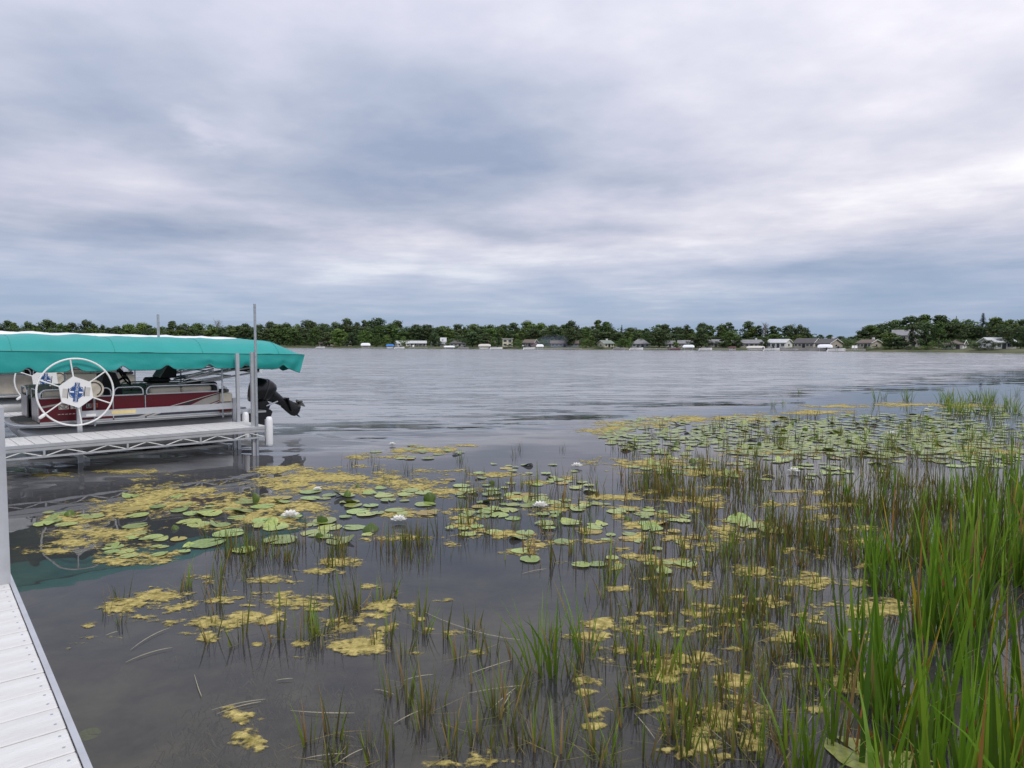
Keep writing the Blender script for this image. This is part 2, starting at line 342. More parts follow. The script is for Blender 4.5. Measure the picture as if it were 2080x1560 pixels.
# ------------------------------------------------------------------ docks
def dock_plank_mesh(L, w):
    mb = MB().cbox(0, w, 0, L, -0.03, 0, 0.004); k = len(mb.f)
    for y in (0.03, L - 0.03):
        for x in (w * .25, w * .75): mb.prism([(x + .006 * math.cos(a), y + .006 * math.sin(a)) for a in np.linspace(0, 2 * PI, 6, endpoint=False)], -.002, .001, 'xy')
    me = mb.mesh('plank', WHITE_PLANK); me.materials.append(GALV)
    for p in me.polygons[k:]: p.material_index = 1
    return me
def make_dock(name, s0, s1, t0, t1, z, label, along='s', w=0.2, nodes=None, posts=()):
    r = dock_root(name, s0, t0, label, 'dock', 'white plank docks')
    SUBORG[0] = r['_org']
    L = (t1 - t0 if along == 's' else s1 - s0) - 0.056
    me = dock_plank_mesh(L, w - 0.011)
    n = int(round(((s1 - s0) if along == 's' else (t1 - t0)) / w))
    for i in range(n):
        o = bpy.data.objects.new('plank', me); col.objects.link(o); o.parent = r
        if along == 's': o.location = (i * w + 0.004, 0.028, z)
        else: o.location = (0.028 + L, i * w + 0.004, z); o.rotation_euler = (0, 0, PI / 2)
        o.location.z += random.uniform(-0.0015, 0.0015)
    # side rails: an upper channel with a lip, a thin lower chord, verticals and zigzag braces between them
    A = (lambda a, c, zz: (a, c, zz)) if along == 's' else (lambda a, c, zz: (c, a, zz))
    a0, a1 = (s0, s1) if along == 's' else (t0, t1)
    for c, sg in (((t0, 1), (t1, -1)) if along == 's' else ((s0, 1), (s1, -1))):
        MB().bar(A(a0, c + sg * 0.012, z - 0.022), A(a1, c + sg * 0.012, z - 0.022), 0.024, 0.048).build('side_rail', ALU, r)
        MB().bar(A(a0, c + sg * 0.020, z - 0.075), A(a1, c + sg * 0.020, z - 0.075), 0.03, 0.045).build('lower_rail', ALU, r)
        MB().bar(A(a0, c + sg * 0.02, z - 0.195), A(a1, c + sg * 0.02, z - 0.195), 0.024, 0.030).build('bottom_chord', ALU, r)
        k = a1 - 0.02; step = 0.285
        j = 0
        while k - step * 4 > a0 - 0.6:
            lo0, hi, lo1, hi2, lo2 = k, k - step, k - 2 * step, k - 3 * step, k - 4 * step
            MB().bar(A(lo0, c + sg * 0.02, z - 0.10), A(lo0, c + sg * 0.02, z - 0.185), 0.028).build('upright', ALU, r)
            for p, q in (((lo0, -.19), (hi, -.10)), ((hi, -.10), (lo1, -.19)), ((lo1, -.19), (hi2, -.10)), ((hi2, -.10), (lo2, -.19))):
                if min(p[0], q[0]) < a0: continue
                MB().bar(A(p[0], c + sg * 0.02, z + p[1]), A(q[0], c + sg * 0.02, z + q[1]), 0.014).build('brace', WHITE_PAINT, r)
            k -= 4 * step
    e0, e1 = (t0, t1) if along == 's' else (s0, s1)
    ends = MB()
    for a in (a0 + 0.02, a1 - 0.02): ends.bar(A(a, e0 + 0.037, z - 0.05), A(a, e1 - 0.037, z - 0.05), 0.036, 0.09)
    for q in np.arange(a0 + 0.7, a1 - 0.3, 0.9): ends.bar(A(q, e0 + 0.037, z - 0.07), A(q, e1 - 0.037, z - 0.07), 0.03, 0.06)
    ends.build('cross_frame', ALU, r)
    for (ps, pt, top, wd) in posts:
        p = MB().box(ps - wd / 2, ps + wd / 2, pt - wd / 2, pt + wd / 2, -0.9, top).build('post', GALV if wd < 0.06 else ALU, r)
    return r
dk = make_dock('dock', -4.34, 0.0, 0.0, 1.2, 0.53, 'narrow white plank dock with zigzag braced side in front of the teal canopied boat',
               posts=((-0.20, 0.10, 1.89, 0.062), (-0.09, 1.10, 1.86, 0.062)))
# round galvanised pipe standing at the dock end
SUBORG[0] = dk['_org']
MB().tube([DWl for DWl in ((-0.155, 0.045, -0.9), (-0.155, 0.045, 2.76))], 0.023, 10).build('mast_pipe', GALV, dk, smooth=40)
for (s, t, lab) in ((0.055, 0.0, 'white vinyl bumper standing on the near corner of the dock end'), (0.09, 1.2, 'white vinyl bumper at the rear corner of the dock end beside the boat')):
    r = dock_root('dock_bumper', s, t, lab, 'bumper', 'dock end bumpers')
    prof = [(0.0, 0.035), (0.02, 0.055), (0.06, 0.062), (0.30, 0.064), (0.48, 0.062), (0.535, 0.052), (0.555, 0.03)]
    MB().tube([(s + 0.0, t, 0.15 + a) for a, _ in prof], [b for _, b in prof], 14).build('cushion', VINYL, r, smooth=40)
    MB().box(s - 0.075, s - 0.058, t - 0.02, t + 0.02, 0.18, 0.66).build('mounting_strip', ALU, r)
nd = make_dock('dock', -6.05, -4.94, -14.6, 2.6, 0.53, 'broad white dock walkway in the near corner leading out to the boats', along='t', w=0.2077,
               posts=((-4.99, -7.19, 1.64, 0.062), (-5.99, -7.19, 1.64, 0.062)))
nd.rotation_euler = (0, 0, DROT - 0.033)
make_dock('dock', -5.6, 0.6, 4.95, 6.15, 0.55, 'second white dock seen under the red pontoon boat', w=0.2, posts=((-0.11, 6.05, 2.76, 0.05), (-0.2, 5.0, 0.9, 0.05)))

# ------------------------------------------------------------------ boat lifts with canopies
def canopy_z(s): return 1.815 + (1.38 - s) * 0.0205          # eave height: the cover sags a little towards the lake
def make_lift(t0, width, ss, label, fabric, zoff, send, white=False):
    s_w, s_e = -2.76 + ss, -0.10 + ss
    r = dock_root('boat_lift', s_w, t0, label, 'boat lift', 'canopied boat lifts')
    SUBORG[0] = r['_org']; t1 = t0 + width
    for t, sg in ((t0, 1), (t1, -1)):
        for s in (s_w + 0.04, s_e + 0.03): MB().box(s - 0.036, s + 0.036, t - 0.036, t + 0.036, -0.9, 0.98).build('corner_post', ALU, r)
        MB().box(s_w + 0.078, s_e - 0.008, t - 0.03, t + 0.03, 0.775, 0.885).build('side_beam', ALU, r)
        for s in (s_w + 0.3, s_e - 0.15):
            MB().tube([(s, t + sg * 0.12, 0.60), (s, t + sg * 0.12, 1.9 + zoff)], 0.018, 8).build('canopy_leg', GALV, r, smooth=40)
    for s in (s_w + 0.15, s_e - 0.05): MB().box(s - 0.04, s + 0.04, t0 + 0.04, t1 - 0.04, -0.04, 0.05).build('cradle_beam', ALU, r)
    for t in (t0 + width * .27, t0 + width * .73): MB().box(s_w + 0.16, s_e - .02, t - 0.05, t + 0.05, 0.052, 0.085).build('bunk_rail', ALU, r)
    # winch housing and hand wheel
    MB().cbox(s_w - 0.12, s_w + 0.33, t0 + 0.03, t0 + 0.16, 1.30, 1.53, 0.01).build('winch_housing', BEIGE, r)
    MB().tube([(s_w + 0.27, t0 - 0.03, 1.26), (s_w + 0.27, t0 + 0.028, 1.26)], 0.155, 24).build('winch_drum', BEIGE, r, smooth=40)
    arc = [(s_w + .27 + .115 * math.cos(a), t0 - 0.034, 1.26 + .115 * math.sin(a)) for a in np.linspace(1.9, -1.2, 14)]
    MB().tube(arc, 0.010, 4).build('turn_arrow', CHAR, r)
    cz, R = 1.228, 0.563; tw = t0 - 0.20; s_w -= 0.03
    rim = MB().tube([(s_w + R * math.cos(a), tw, cz + R * math.sin(a)) for a in np.linspace(0, 2 * PI, 64, endpoint=False)], 0.0155, 8, True).build('wheel_rim', WHITE_PAINT, r, smooth=True)
    hexa = [math.radians(97 - 60 * k) for k in range(6)]
    for a in hexa:
        sub(rim, 'spoke', MB().tube([(s_w + 0.2 * math.cos(a), tw, cz + 0.2 * math.sin(a)), (s_w + (R - .01) * math.cos(a), tw, cz + (R - .01) * math.sin(a))], 0.0115, 6), WHITE_PAINT, 40)
    a = hexa[4]
    sub(rim, 'crank_grip', MB().tube([(s_w + (R + k) * math.cos(a), tw - .03, cz + (R + k) * math.sin(a)) for k in (0.0, .03, .1, .115)], [.018, .03, .027, .015], 10), WHITE_PAINT, 40)
    hub = MB().prism([(s_w + 0.27 * math.cos(a), cz + 0.27 * math.sin(a)) for a in hexa], tw - 0.03, tw + 0.02).build('hub_cover', WHITE_PAINT, r)
    sub(hub, 'axle', MB().tube([(s_w, tw + .021, cz), (s_w, t0 + .03, cz)], .03, 10), ALU)
    sub(hub, 'logo_disc', MB().prism([(s_w + .095 * math.cos(a), cz + .095 * math.sin(a)) for a in np.linspace(0, 2 * PI, 26, endpoint=False)], tw - 0.034, tw - 0.0302), BLUE)
    rl = math.radians(-97)
    def rot(x, y): return (s_w + x * math.cos(rl) - y * math.sin(rl), cz + x * math.sin(rl) + y * math.cos(rl))
    sub(hub, 'logo_hexagon', MB().tube([(s_w + .118 * math.cos(a), tw - .032, cz + .118 * math.sin(a)) for a in hexa], .006, 4, True), BLUE)
    sub(hub, 'logo_star', MB().prism([rot(*q) for q in ((-.012, .10), (.012, .10), (.012, -.10), (-.012, -.10))], tw - .036, tw - .0342), WHITE_PAINT)
    sub(hub, 'logo_band', MB().prism([rot(*q) for q in ((-.16, .036), (.16, .036), (.16, -.036), (-.16, -.036))], tw - 0.038, tw - 0.0362), BLUE)
    for body, x in (('SHORE', -.085), ('STATION', .08)):
        p = rot(x, 0); put_text(body, .056 if body == 'SHORE' else .046, WHITE_PAINT, 'logo_lettering', hub, p[0], tw - .041, p[1], rl, 0.85)
    for x, y in ((-.02, .165), (.03, -.165)):
        sub(hub, 'warning_label', MB().prism([rot(x + q[0], y + q[1]) for q in ((-.075, .035), (.075, .035), (.075, -.035), (-.075, -.035))], tw - 0.0335, tw - 0.0302), PLATEW if not white else WHITE_PAINT)
        sub(hub, 'warning_bar', MB().prism([rot(x + q[0], y + q[1] - .045 * (1 if y > 0 else -1)) for q in ((-.085, .006), (.085, .006), (.085, -.006), (-.085, -.006))], tw - 0.0335, tw - 0.0302), CHAR)
    if not white:
        for a0, a1, z0, z1, m in ((-2.23, -1.84, .80, .865, YELLOWS), (-2.62, -2.47, .79, .83, WHITE_PAINT)):
            MB().box(a0, a1, t0 - 0.0345, t0 - 0.0305, z0, z1).build('beam_sticker', m, r)
    # canopy: ridge-topped cover over bows, hanging scalloped skirt
    ta, tb = t0 - 0.10, t1 + 0.10; mid = (ta + tb) / 2; hw = (tb - ta) / 2
    prof = [(1.0, 0.0), (0.965, 0.075), (0.86, 0.20), (0.72, 0.268), (0.5, 0.30), (0.2, 0.315), (0.0, 0.318)]
    prof = [(-a, b) for a, b in prof] + [(a, b) for a, b in prof[-2::-1]]
    s_l = -4.35
    rows = []; S = np.concatenate([np.linspace(s_l, send - 0.6, 60), np.linspace(send - 0.55, send, 12)])
    for s in S:
        e = max(0.0, (s - (send - 0.6)) / 0.6); el_ = max(0.0, (s_l + 0.5 - s) / 0.5); k = 1 - max(e ** 1.15, el_)
        bow = abs(math.sin((s + 4.0) * PI / 0.74))            # sags between the bows
        row = []
        for a, b in prof:
            zz = canopy_z(s) + zoff + b * k - 0.020 * bow * b / 0.3 * k + 0.020 * fract(s, a * 1.5, 5, 4, 1.8) * k
            row.append((s, mid + a * hw * (1 - 0.06 * e), zz))
        rows.append(row)
    rows_top = rows; top = MB().grid(rows).build('canopy', fabric, r, smooth=True)
    cus = [-4.15, -3.43, -2.77, -2.05, -1.31, -.56, .15, .92, 1.62]
    def drop(s):
        i = max(j for j in range(len(cus)) if cus[j] <= s + 1e-6) if s >= cus[0] else 0
        u = (s - cus[i]) / (cus[min(i + 1, 8)] - cus[i] + 1e-6); d = min(abs(u), abs(1 - u))
        return 0.075 * math.exp(-(d / 0.11) ** 2) - 0.008 * math.sin(u * PI)
    for sgn in (-1, 1):
        rows = []
        for s in np.linspace(s_l, send, 230):
            zt = canopy_z(s) + zoff + 0.004; zb = 1.555 + (0.02 if s < 0 else 0.0) + zoff - 0.03 * max(0, s - 0.2) - max(0, s - 1.1) * 0.22 + drop(s)
            e = max(0.0, (s - (send - 0.6)) / 0.6); row = []
            for q in np.linspace(0, 1, 9):
                fold = (0.045 * fract(s * 0.9, q * 0.7, 9 + sgn, 3) + 0.02 * math.sin(q * PI)) * (q if q < 1 else 1) + 0.05 * e * q * math.sin(s * 17 + q * 3) * 0.6
                row.append((s - 0.13 * q * e * e, mid + sgn * (hw * (1 - 0.06 * e) + 0.004 + fold), zt + (zb - zt) * q))
            rows.append(row)
        sub(top, 'scalloped_skirt', MB().grid(rows), fabric, True)
        hem = [(rw[-1][0], rw[-1][1] + sgn * .002, rw[-1][2]) for rw in rows]
        sub(top, 'hem', MB().tube(hem, 0.006, 4), mat('dark_binding', (0.008, 0.07, 0.07), 0.6) if not white else WHITE_PAINT)
        seam = [(s, mid + sgn * (hw * (1 - 0.06 * max(0.0, (s - (send - 0.6)) / 0.6)) + 0.006), canopy_z(s) + zoff + 0.002) for s in np.linspace(s_l, send - .05, 60)]
        sub(top, 'eave_seam', MB().tube(seam, 0.006, 4), mat('dark_binding', (0.008, 0.07, 0.07), 0.6) if not white else WHITE_PAINT)
    rows = []
    for q in np.linspace(0, 1, 7):
        row = []
        for a in np.linspace(-1, 1, 26):
            row.append((send - 0.13 * q + .02 * math.sin(a * 20) * q, mid + a * hw * 0.94, canopy_z(send) + zoff - q * (0.36 - 0.05 * abs(math.sin(a * 7)))))
        rows.append(row)
    sub(top, 'end_skirt', MB().grid(rows), fabric, True)
    for s in np.arange(-3.63, send - 0.6, 1.48):
        i = int(np.argmin(abs(S - s))); rw = [(p[0], p[1], p[2] + .003) for p in rows_top[i]]
        sub(top, 'panel_seam', MB().tube(rw, .0045, 4), fabric, True)
    fr = MB()
    for s in np.arange(-4.0, send - 0.5, 0.74):
        fr.tube([(s, mid + a * hw * .985, canopy_z(s) + zoff + b * .93 - 0.03) for a, b in prof], 0.012, 6)
    for a in (-.98, .98): fr.tube([(s_l + .1, mid + a * hw, canopy_z(s_l) + zoff - .03), (send - .1, mid + a * hw * .96, canopy_z(send) + zoff - .03)], 0.016, 6)
    fr.build('canopy_frame', GALV, r)
    return r
make_lift(1.35, 2.75, 0.0, 'boat lift with teal scalloped canopy and white hand wheel behind the near dock', TEAL, 0.0, 1.42)
make_lift(6.35, 2.75, 0.32, 'white canopied boat lift behind the teal one with its hand wheel half hidden', WHITE_CANVAS, 0.125, 2.7, True)

# ------------------------------------------------------------------ pontoon boats
def rail_loop(mb, s0, s1, z0, z1, t, r=0.014):
    c = 0.09; pts = [(s0, t, z0)]
    for k in range(6): a = PI - k * PI / 10; pts.append((s0 + c + c * math.cos(a), t, z1 - c + c * math.sin(a)))
    for k in range(6): a = PI / 2 - k * PI / 10; pts.append((s1 - c + c * math.cos(a), t, z1 - c + c * math.sin(a)))
    pts.append((s1, t, z0)); mb.tube(pts, r, 8); mb.bar((s0, t, z0), (s1, t, z0), 0.03, 0.022)
def make_boat(t0, label, panel, motor, ds=0.0, dz=0.0, detail=True):
    r = dock_root('pontoon_boat', -1.7 + ds, t0 + 1.05, label, 'boat', 'pontoon boats on lifts', 0.0)
    r['_org'] = (-1.7, t0 + 1.05, -dz); SUBORG[0] = r['_org']; T0, T1 = t0, t0 + 1.95
    for t in (T0 + .38, T1 - .38):
        pts = [(-3.5, t, .56), (-3.42, t, .50), (-3.25, t, .42), (-3.0, t, .365), (-2.6, t, .35), (0.1, t, .35), (0.2, t, .35)]
        MB().tube(pts, [.03, .09, .17, .235, .255, .255, .22], 20).build('pontoon_tube', mat('brushed_aluminium', (.62, .62, .62), .42, .25, var=.12, vscale=3), r, smooth=40)
    # deck with rounded bow corners
    half = [(0.12, 0.0), (-3.18, 0.0), (-3.34, 0.04), (-3.47, 0.15), (-3.55, 0.35), (-3.58, 0.7)]
    poly = [(s, T0 + b) for s, b in half] + [(s, T1 - b) for s, b in half[::-1]]
    dkk = MB().prism(poly, 0.612, 0.668, 'xy').build('deck', SILVER, r)
    inner = [(s + (0.07 if s < -3 else -.05), T0 + b + .05) for s, b in half]; inner += [(s, T0 + T1 - t) for s, t in inner[::-1]]
    sub(dkk, 'carpet', MB().prism(inner, 0.669, 0.688, 'xy'), CARPET)
    sub(dkk, 'rub_rail', MB().tube([(s, t, .64) for s, t in poly], .02, 6, True), ALU, 40)
    MB().box(0.125, 0.75, T0 + .12, T0 + .75, 0.615, 0.655).box(0.125, 0.75, T1 - .75, T1 - .12, .615, .655).box(.125, .2, T0 + .75, T1 - .75, .615, .655).build('swim_platform', SILVER, r)
    secs = ((-3.24, -2.13), (-2.11, -1.60), (-1.57, -0.24))
    for t, sg in ((T0 + .03, -1), (T1 - .03, 1)):
        for a, b in secs:
            p = MB().box(a, b, t - .012, t + .012, .70, 1.095).build('side_panel', panel, r)
            rl_ = MB(); rail_loop(rl_, a + .015, b - .015, 1.108, 1.25, t); sub(p, 'rail', rl_, SILVER, 40)
            sub(p, 'bottom_trim', MB().box(a, b, t - .018, t + .018, .672, .699), SILVER)
        for s in (-2.12, -1.585): MB().box(s - .008, s + .008, t - .016, t + .016, .70, 1.09).build('fence_post', SILVER, r)
        MB().cbox(-.235, .02, t - .02 * sg - .012, t - .02 * sg + .012, .70, .86, .004).build('stern_panel', panel, r)
        MB().cbox(-.23, .03, T0 + .02 if sg < 0 else T1 - .5, T0 + .5 if sg < 0 else T1 - .02, .865, 1.06, .03).build('stern_pad', BEIGE, r, smooth=30)
    for ta_, tb_ in ((T0 + .05, T0 + .72), (T1 - .72, T1 - .05)):
        p = MB().box(-3.255, -3.232, ta_, tb_, .70, 1.095).build('bow_panel', panel if not detail else mat('bow_panel_sheen', (0.34, 0.30, 0.29), .3, .4, var=.3, vscale=4), r)  # grey reflection on the bow panels put into their colour
        rb = MB().tube([(-3.243, ta_, 1.1), (-3.243, ta_, 1.2), (-3.243, ta_ + .05, 1.25), (-3.243, tb_ - .05, 1.25), (-3.243, tb_, 1.2), (-3.243, tb_, 1.1)], .014, 8); sub(p, 'rail', rb, SILVER, 40)
    # seats
    def bench(s0, s1, ta_, tb_, zc, zb, side):
        b = MB().cbox(s0, s1, ta_, tb_, .69, zc, .03).build('bench_seat', BEIGE, r, smooth=30)
        bt = (ta_, ta_ + .14) if side < 0 else (tb_ - .14, tb_)
        n = max(2, int((s1 - s0) / .5)); w = (s1 - s0) / n
        for k in range(n): sub(b, 'back_cushion', MB().cbox(s0 + k * w + .006, s0 + (k + 1) * w - .006, bt[0], bt[1], zc + .002, zb, .03), BEIGE, 30)
    bench(-3.18, -2.25, T0 + .06, T0 + .6, 1.05, 1.255, -1); bench(-3.18, -2.4, T1 - .6, T1 - .06, 1.05, 1.255, 1)
    bench(-1.50, -.36, T0 + .06, T0 + .62, 1.08, 1.225, -1); bench(-1.9, -.36, T1 - .62, T1 - .06, 1.08, 1.225, 1)
    MB().cbox(-.35, -.25, T0 + .06, T1 - .06, .95, 1.29, .03).build('stern_backrest', BLACK_M, r, smooth=30)
    cons = MB().prism([(-2.18, .69), (-2.2, 1.2), (-2.12, 1.47), (-1.93, 1.50), (-1.83, 1.24), (-1.8, .69)], T0 + .62, T0 + 1.25).build('console', BLACK_M, r)
    sub(cons, 'windscreen', MB().bar((-2.10, T0 + .66, 1.50), (-2.2, T0 + .66, 1.62), .01, .02).bar((-2.10, T0 + 1.2, 1.5), (-2.2, T0 + 1.2, 1.62), .01, .02), GLASSD)
    c = Vector((-1.70, T0 + .94, 1.40)); n1 = Vector((.86, 0, .5)); ax = Vector((-.5, 0, .86))
    sw = MB().tube([c + (ax * math.cos(a) + Vector((0, 1, 0)) * math.sin(a)) * .17 for a in np.linspace(0, 2 * PI, 28, endpoint=False)], .017, 8, True)
    for a in (0, 2.1, 4.2): sw.tube([c, c + (ax * math.cos(a) + Vector((0, 1, 0)) * math.sin(a)) * .165], .012, 6)
    sw.tube([c, c - n1 * .2], .022, 8); sub(cons, 'steering_wheel', sw, BLACK_M, 40)
    hs = MB().cbox(-1.33, -.92, T0 + .72, T0 + 1.16, 1.27, 1.38, .04).build('helm_seat', BLACK_M, r, smooth=30)
    sub(hs, 'backrest', MB().prism([(-1.12, 1.375), (-.82, 1.36), (-.80, 1.66), (-.93, 1.68)], T0 + .73, T0 + 1.15), BLACK_M)
    sub(hs, 'backrest_piping', MB().prism([(-1.15, 1.39), (-1.122, 1.375), (-.932, 1.68), (-.96, 1.69)], T0 + .72, T0 + 1.16), GREY_D)
    sub(hs, 'seat_base', MB().cbox(-1.28, -.6, T0 + .76, T0 + 1.12, .69, 1.268, .02), BEIGE, 30)
    # folded sunshade: bundle of frame tubes lying towards the stern
    bm_ = MB(); 
    for t in (T0 + .12, T1 - .12):
        for (a, b, c_, d_) in ((-.98, 1.285, .03, 1.40), (-.88, 1.345, -.30, 1.50), (-.80, 1.42, -.30, 1.55), (-.5, 1.30, .62, 1.47), (-.55, 1.285, -.15, 1.33), (-.35, 1.45, .62, 1.58), (-.7, 1.38, -.02, 1.49)):
            bm_.tube([(a, t + .02 * a, b), (c_, t + .02 * c_, d_)], .019, 6)
    for (s, z) in ((.03, 1.40), (-.30, 1.50), (.62, 1.47), (.62, 1.58)): bm_.tube([(s, T0 + .12, z), (s, T1 - .12, z)], .0135, 6)
    bim = bm_.build('folded_sunshade_frame', SILVER, r, smooth=40)
    cv = []
    for t in np.linspace(T0 + .3, T1 - .3, 10): cv.append((.66 + .015 * math.sin(t * 9), t, 1.515))
    sub(bim, 'rolled_fabric', MB().tube(cv, [.06, .075, .07, .08, .075, .07, .08, .07, .075, .06], 10), mat('dark_maroon_cloth', (.022, .006, .01), .8), True)
    mk_ = MB().cbox(-.10, .06, T0 + .3, T0 + .55, 1.06, 1.12, .01).build('stern_hatch', CARPET, r)
    sub(mk_, 'mooring_cleat', MB().bar((-.04, T0 + .35, 1.17), (.03, T0 + .35, 1.13), .05, .04), SILVER)
    # graphics on the near side
    if detail:
        tp = T0 + .03 - .0125
        def decal(name, poly, m, lay=1): return MB().prism(poly, tp - .002 * lay - .001, tp - .002 * (lay - 1) - .0003).build(name, m, r)
        decal('side_stripe', [(-3.23, .935), (-2.75, 1.02), (-2.75, 1.045), (-3.23, .97)], GREY_D)
        decal('swoosh', [(-.92, .80), (-.55, .965), (-.245, 1.055), (-.245, .93), (-.62, .80)], GREY_D)
        decal('swoosh_edge', [(-1.45, .78), (-1.1, .88), (-.8, .95), (-.5, 1.02), (-.245, 1.068), (-.245, 1.06), (-.5, 1.0), (-.72, .93), (-.95, .80), (-1.05, .80), (-.85, .90), (-1.1, .86), (-1.36, .78)], CHAR, 2)
        decal('swoosh_line', [(-1.42, .80), (-.245, 1.082), (-.245, 1.073), (-1.38, .795)], PLATEW, 3)
        decal('lower_swoosh', [(-.62, .80), (-.245, .905), (-.245, .89), (-.55, .80)], PLATEW, 2)
        decal('lower_stripe', [(-2.12, .70), (-.26, .70), (-.26, .742), (-1.25, .775), (-2.12, .755)], mat('navy_stripe', (.05, .052, .075), .4), 1)
        decal('lower_slash', [(-1.72, .70), (-1.60, .70), (-1.36, .775), (-1.48, .775)], PLATEW, 2)
        decal('lower_slash', [(-1.56, .70), (-1.46, .70), (-1.22, .77), (-1.32, .77)], PLATEW, 2)
        for q, (body, sc_) in enumerate((('ND', -2.885), ('93', -2.71), ('U', -2.505))):
            w = .075 if q < 2 else .04
            p = decal('registration_plate', [(sc_ - w, .905), (sc_ + w, .905), (sc_ + w, .985), (sc_ - w, .985)], PLATEW, 1)
            put_text(body, .095, CHAR, 'registration_lettering', p, sc_, tp - .0065, .944, 0, 1.0)
        p = decal('year_sticker', [(-2.455, .91), (-2.365, .91), (-2.365, .985), (-2.455, .985)], ORANGE, 1)
        put_text('26', .065, CHAR, 'sticker_lettering', p, -2.41, tp - .0065, .945, 0, 1.0)
        for k in range(5): decal('model_mark', [(-2.98 + k * .055, .815 - k * .001), (-2.94 + k * .055, .815), (-2.935 + k * .055, .825), (-2.97 + k * .055, .828)], PLATEW, 1)
        for z in np.linspace(.72, .92, 8): MB().box(-3.262, -3.256, T0 + .055, T0 + .075, z, z + .01).build('rivet', WHITE_PAINT, r)
    if motor:
        m0 = (T0 + T1) / 2
        MB().prism([(.1, .30), (.1, .60), (1.10, .61), (1.15, .56), (1.05, .28), (.3, .22)], m0 - .25, m0 + .25).build('motor_pod', BLACK_M, r)
        def loft(name, sections, parent, m, sm=True):         # sections: centre (s,z), half length along the tilt, half width in t
            rows = []
            for (cs, czz, hl, hwd, ang) in sections:
                row = []
                for k in range(17):
                    a = 2 * PI * k / 16; ca, sa = math.cos(a), math.sin(a)
                    e = 2 / 2.7
                    x = hl * math.copysign(abs(ca) ** e, ca); y = hwd * math.copysign(abs(sa) ** e, sa)
                    row.append((cs + x * math.cos(ang), m0 + y, czz + x * math.sin(ang)))
                rows.append(row)
            mb = MB().grid(rows); n = 17
            mb.add(rows[0][:-1], [tuple(range(16))]); mb.add(rows[-1][:-1], [tuple(range(15, -1, -1))])
            mv(mb)
            if parent is r: return mb.build(name, m, r, smooth=50)
            return sub(parent, name, mb, m, 50)
        MDS, MDZ, MK = .47, -.075, 1.08
        def mv(mb): mb.v = [(.9 + MDS + (q[0] - .9) * MK, m0 + (q[1] - m0) * MK, .85 + MDZ + (q[2] - .85) * MK) for q in mb.v]; return mb
        # tilted leg: axis runs from the powerhead down and aft
        mo = loft('outboard_motor', [(.33, 1.06, .13, .11, 1.45), (.35, 1.07, .21, .16, 1.42), (.44, 1.09, .255, .185, 1.35), (.56, 1.08, .25, .19, 1.25), (.68, 1.06, .225, .185, 1.15), (.76, 1.03, .19, .16, 1.05), (.80, 1.01, .14, .12, 1.0)], r, BLACK)
        loft('cowl_band', [(.60, 1.075, .252, .195, 1.2), (.63, 1.07, .248, .195, 1.2)], mo, mat('cowl_grey', (.05, .05, .055), .3))
        loft('mid_section', [(.70, 1.00, .15, .10, .95), (.84, .92, .12, .075, .95), (.98, .83, .09, .055, .95), (1.06, .78, .085, .05, .95)], mo, BLACK)
        loft('lower_unit', [(1.03, .80, .10, .035, .95), (1.18, .70, .13, .035, .95), (1.28, .645, .15, .05, .95), (1.34, .60, .12, .05, .95), (1.36, .57, .04, .02, .95)], mo, BLACK)
        sub(mo, 'anti_ventilation_plate', mv(MB().prism([(1.07, .90), (1.16, .62), (1.175, .625), (1.10, .91)], m0 - .11, m0 + .11)), BLACK)
        sub(mo, 'skeg', mv(MB().prism([(1.28, .58), (1.36, .52), (1.40, .46), (1.30, .52)], m0 - .008, m0 + .008)), BLACK)
        pr = MB(); pc = Vector((1.40, m0, .77)); pa = Vector((.58, 0, .81))
        e1 = Vector((0, 1, 0)); e2 = pa.cross(e1)
        pr.tube([pc - pa * .08, pc + pa * .06], [.045, .03], 10)
        for k in range(3):
            a = k * 2.094 + .4; d1 = e1 * math.cos(a) + e2 * math.sin(a); d2 = -e1 * math.sin(a) + e2 * math.cos(a)
            pr.add([pc + d1 * .03 + pa * .04, pc + d1 * .03 - pa * .04, pc + d1 * .09 - d2 * .05 - pa * .03, pc + d1 * .135 + pa * 0, pc + d1 * .10 + d2 * .05 + pa * .04], [(0, 1, 2, 3, 4), (4, 3, 2, 1, 0)])
        sub(mo, 'propeller', mv(pr), mat('dull_steel', (.11, .11, .10), .4, .5))
        sub(mo, 'clamp_bracket', mv(MB().prism([(.5, .58), (.48, .90), (.60, .92), (.72, .78), (.64, .60)], m0 - .09, m0 + .09)), BLACK_M)
        sub(mo, 'tilt_strut', mv(MB().tube([(.62, m0 - .1, .76), (.88, m0 - .06, .84)], .016, 8)), SILVER, 40)
    return r
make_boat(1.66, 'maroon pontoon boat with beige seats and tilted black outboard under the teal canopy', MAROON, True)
make_boat(6.75, 'tan and silver pontoon boat half hidden behind the maroon one', mat('tan_panel', (.50, .45, .38), .45), False, -0.5, 0.22, False)

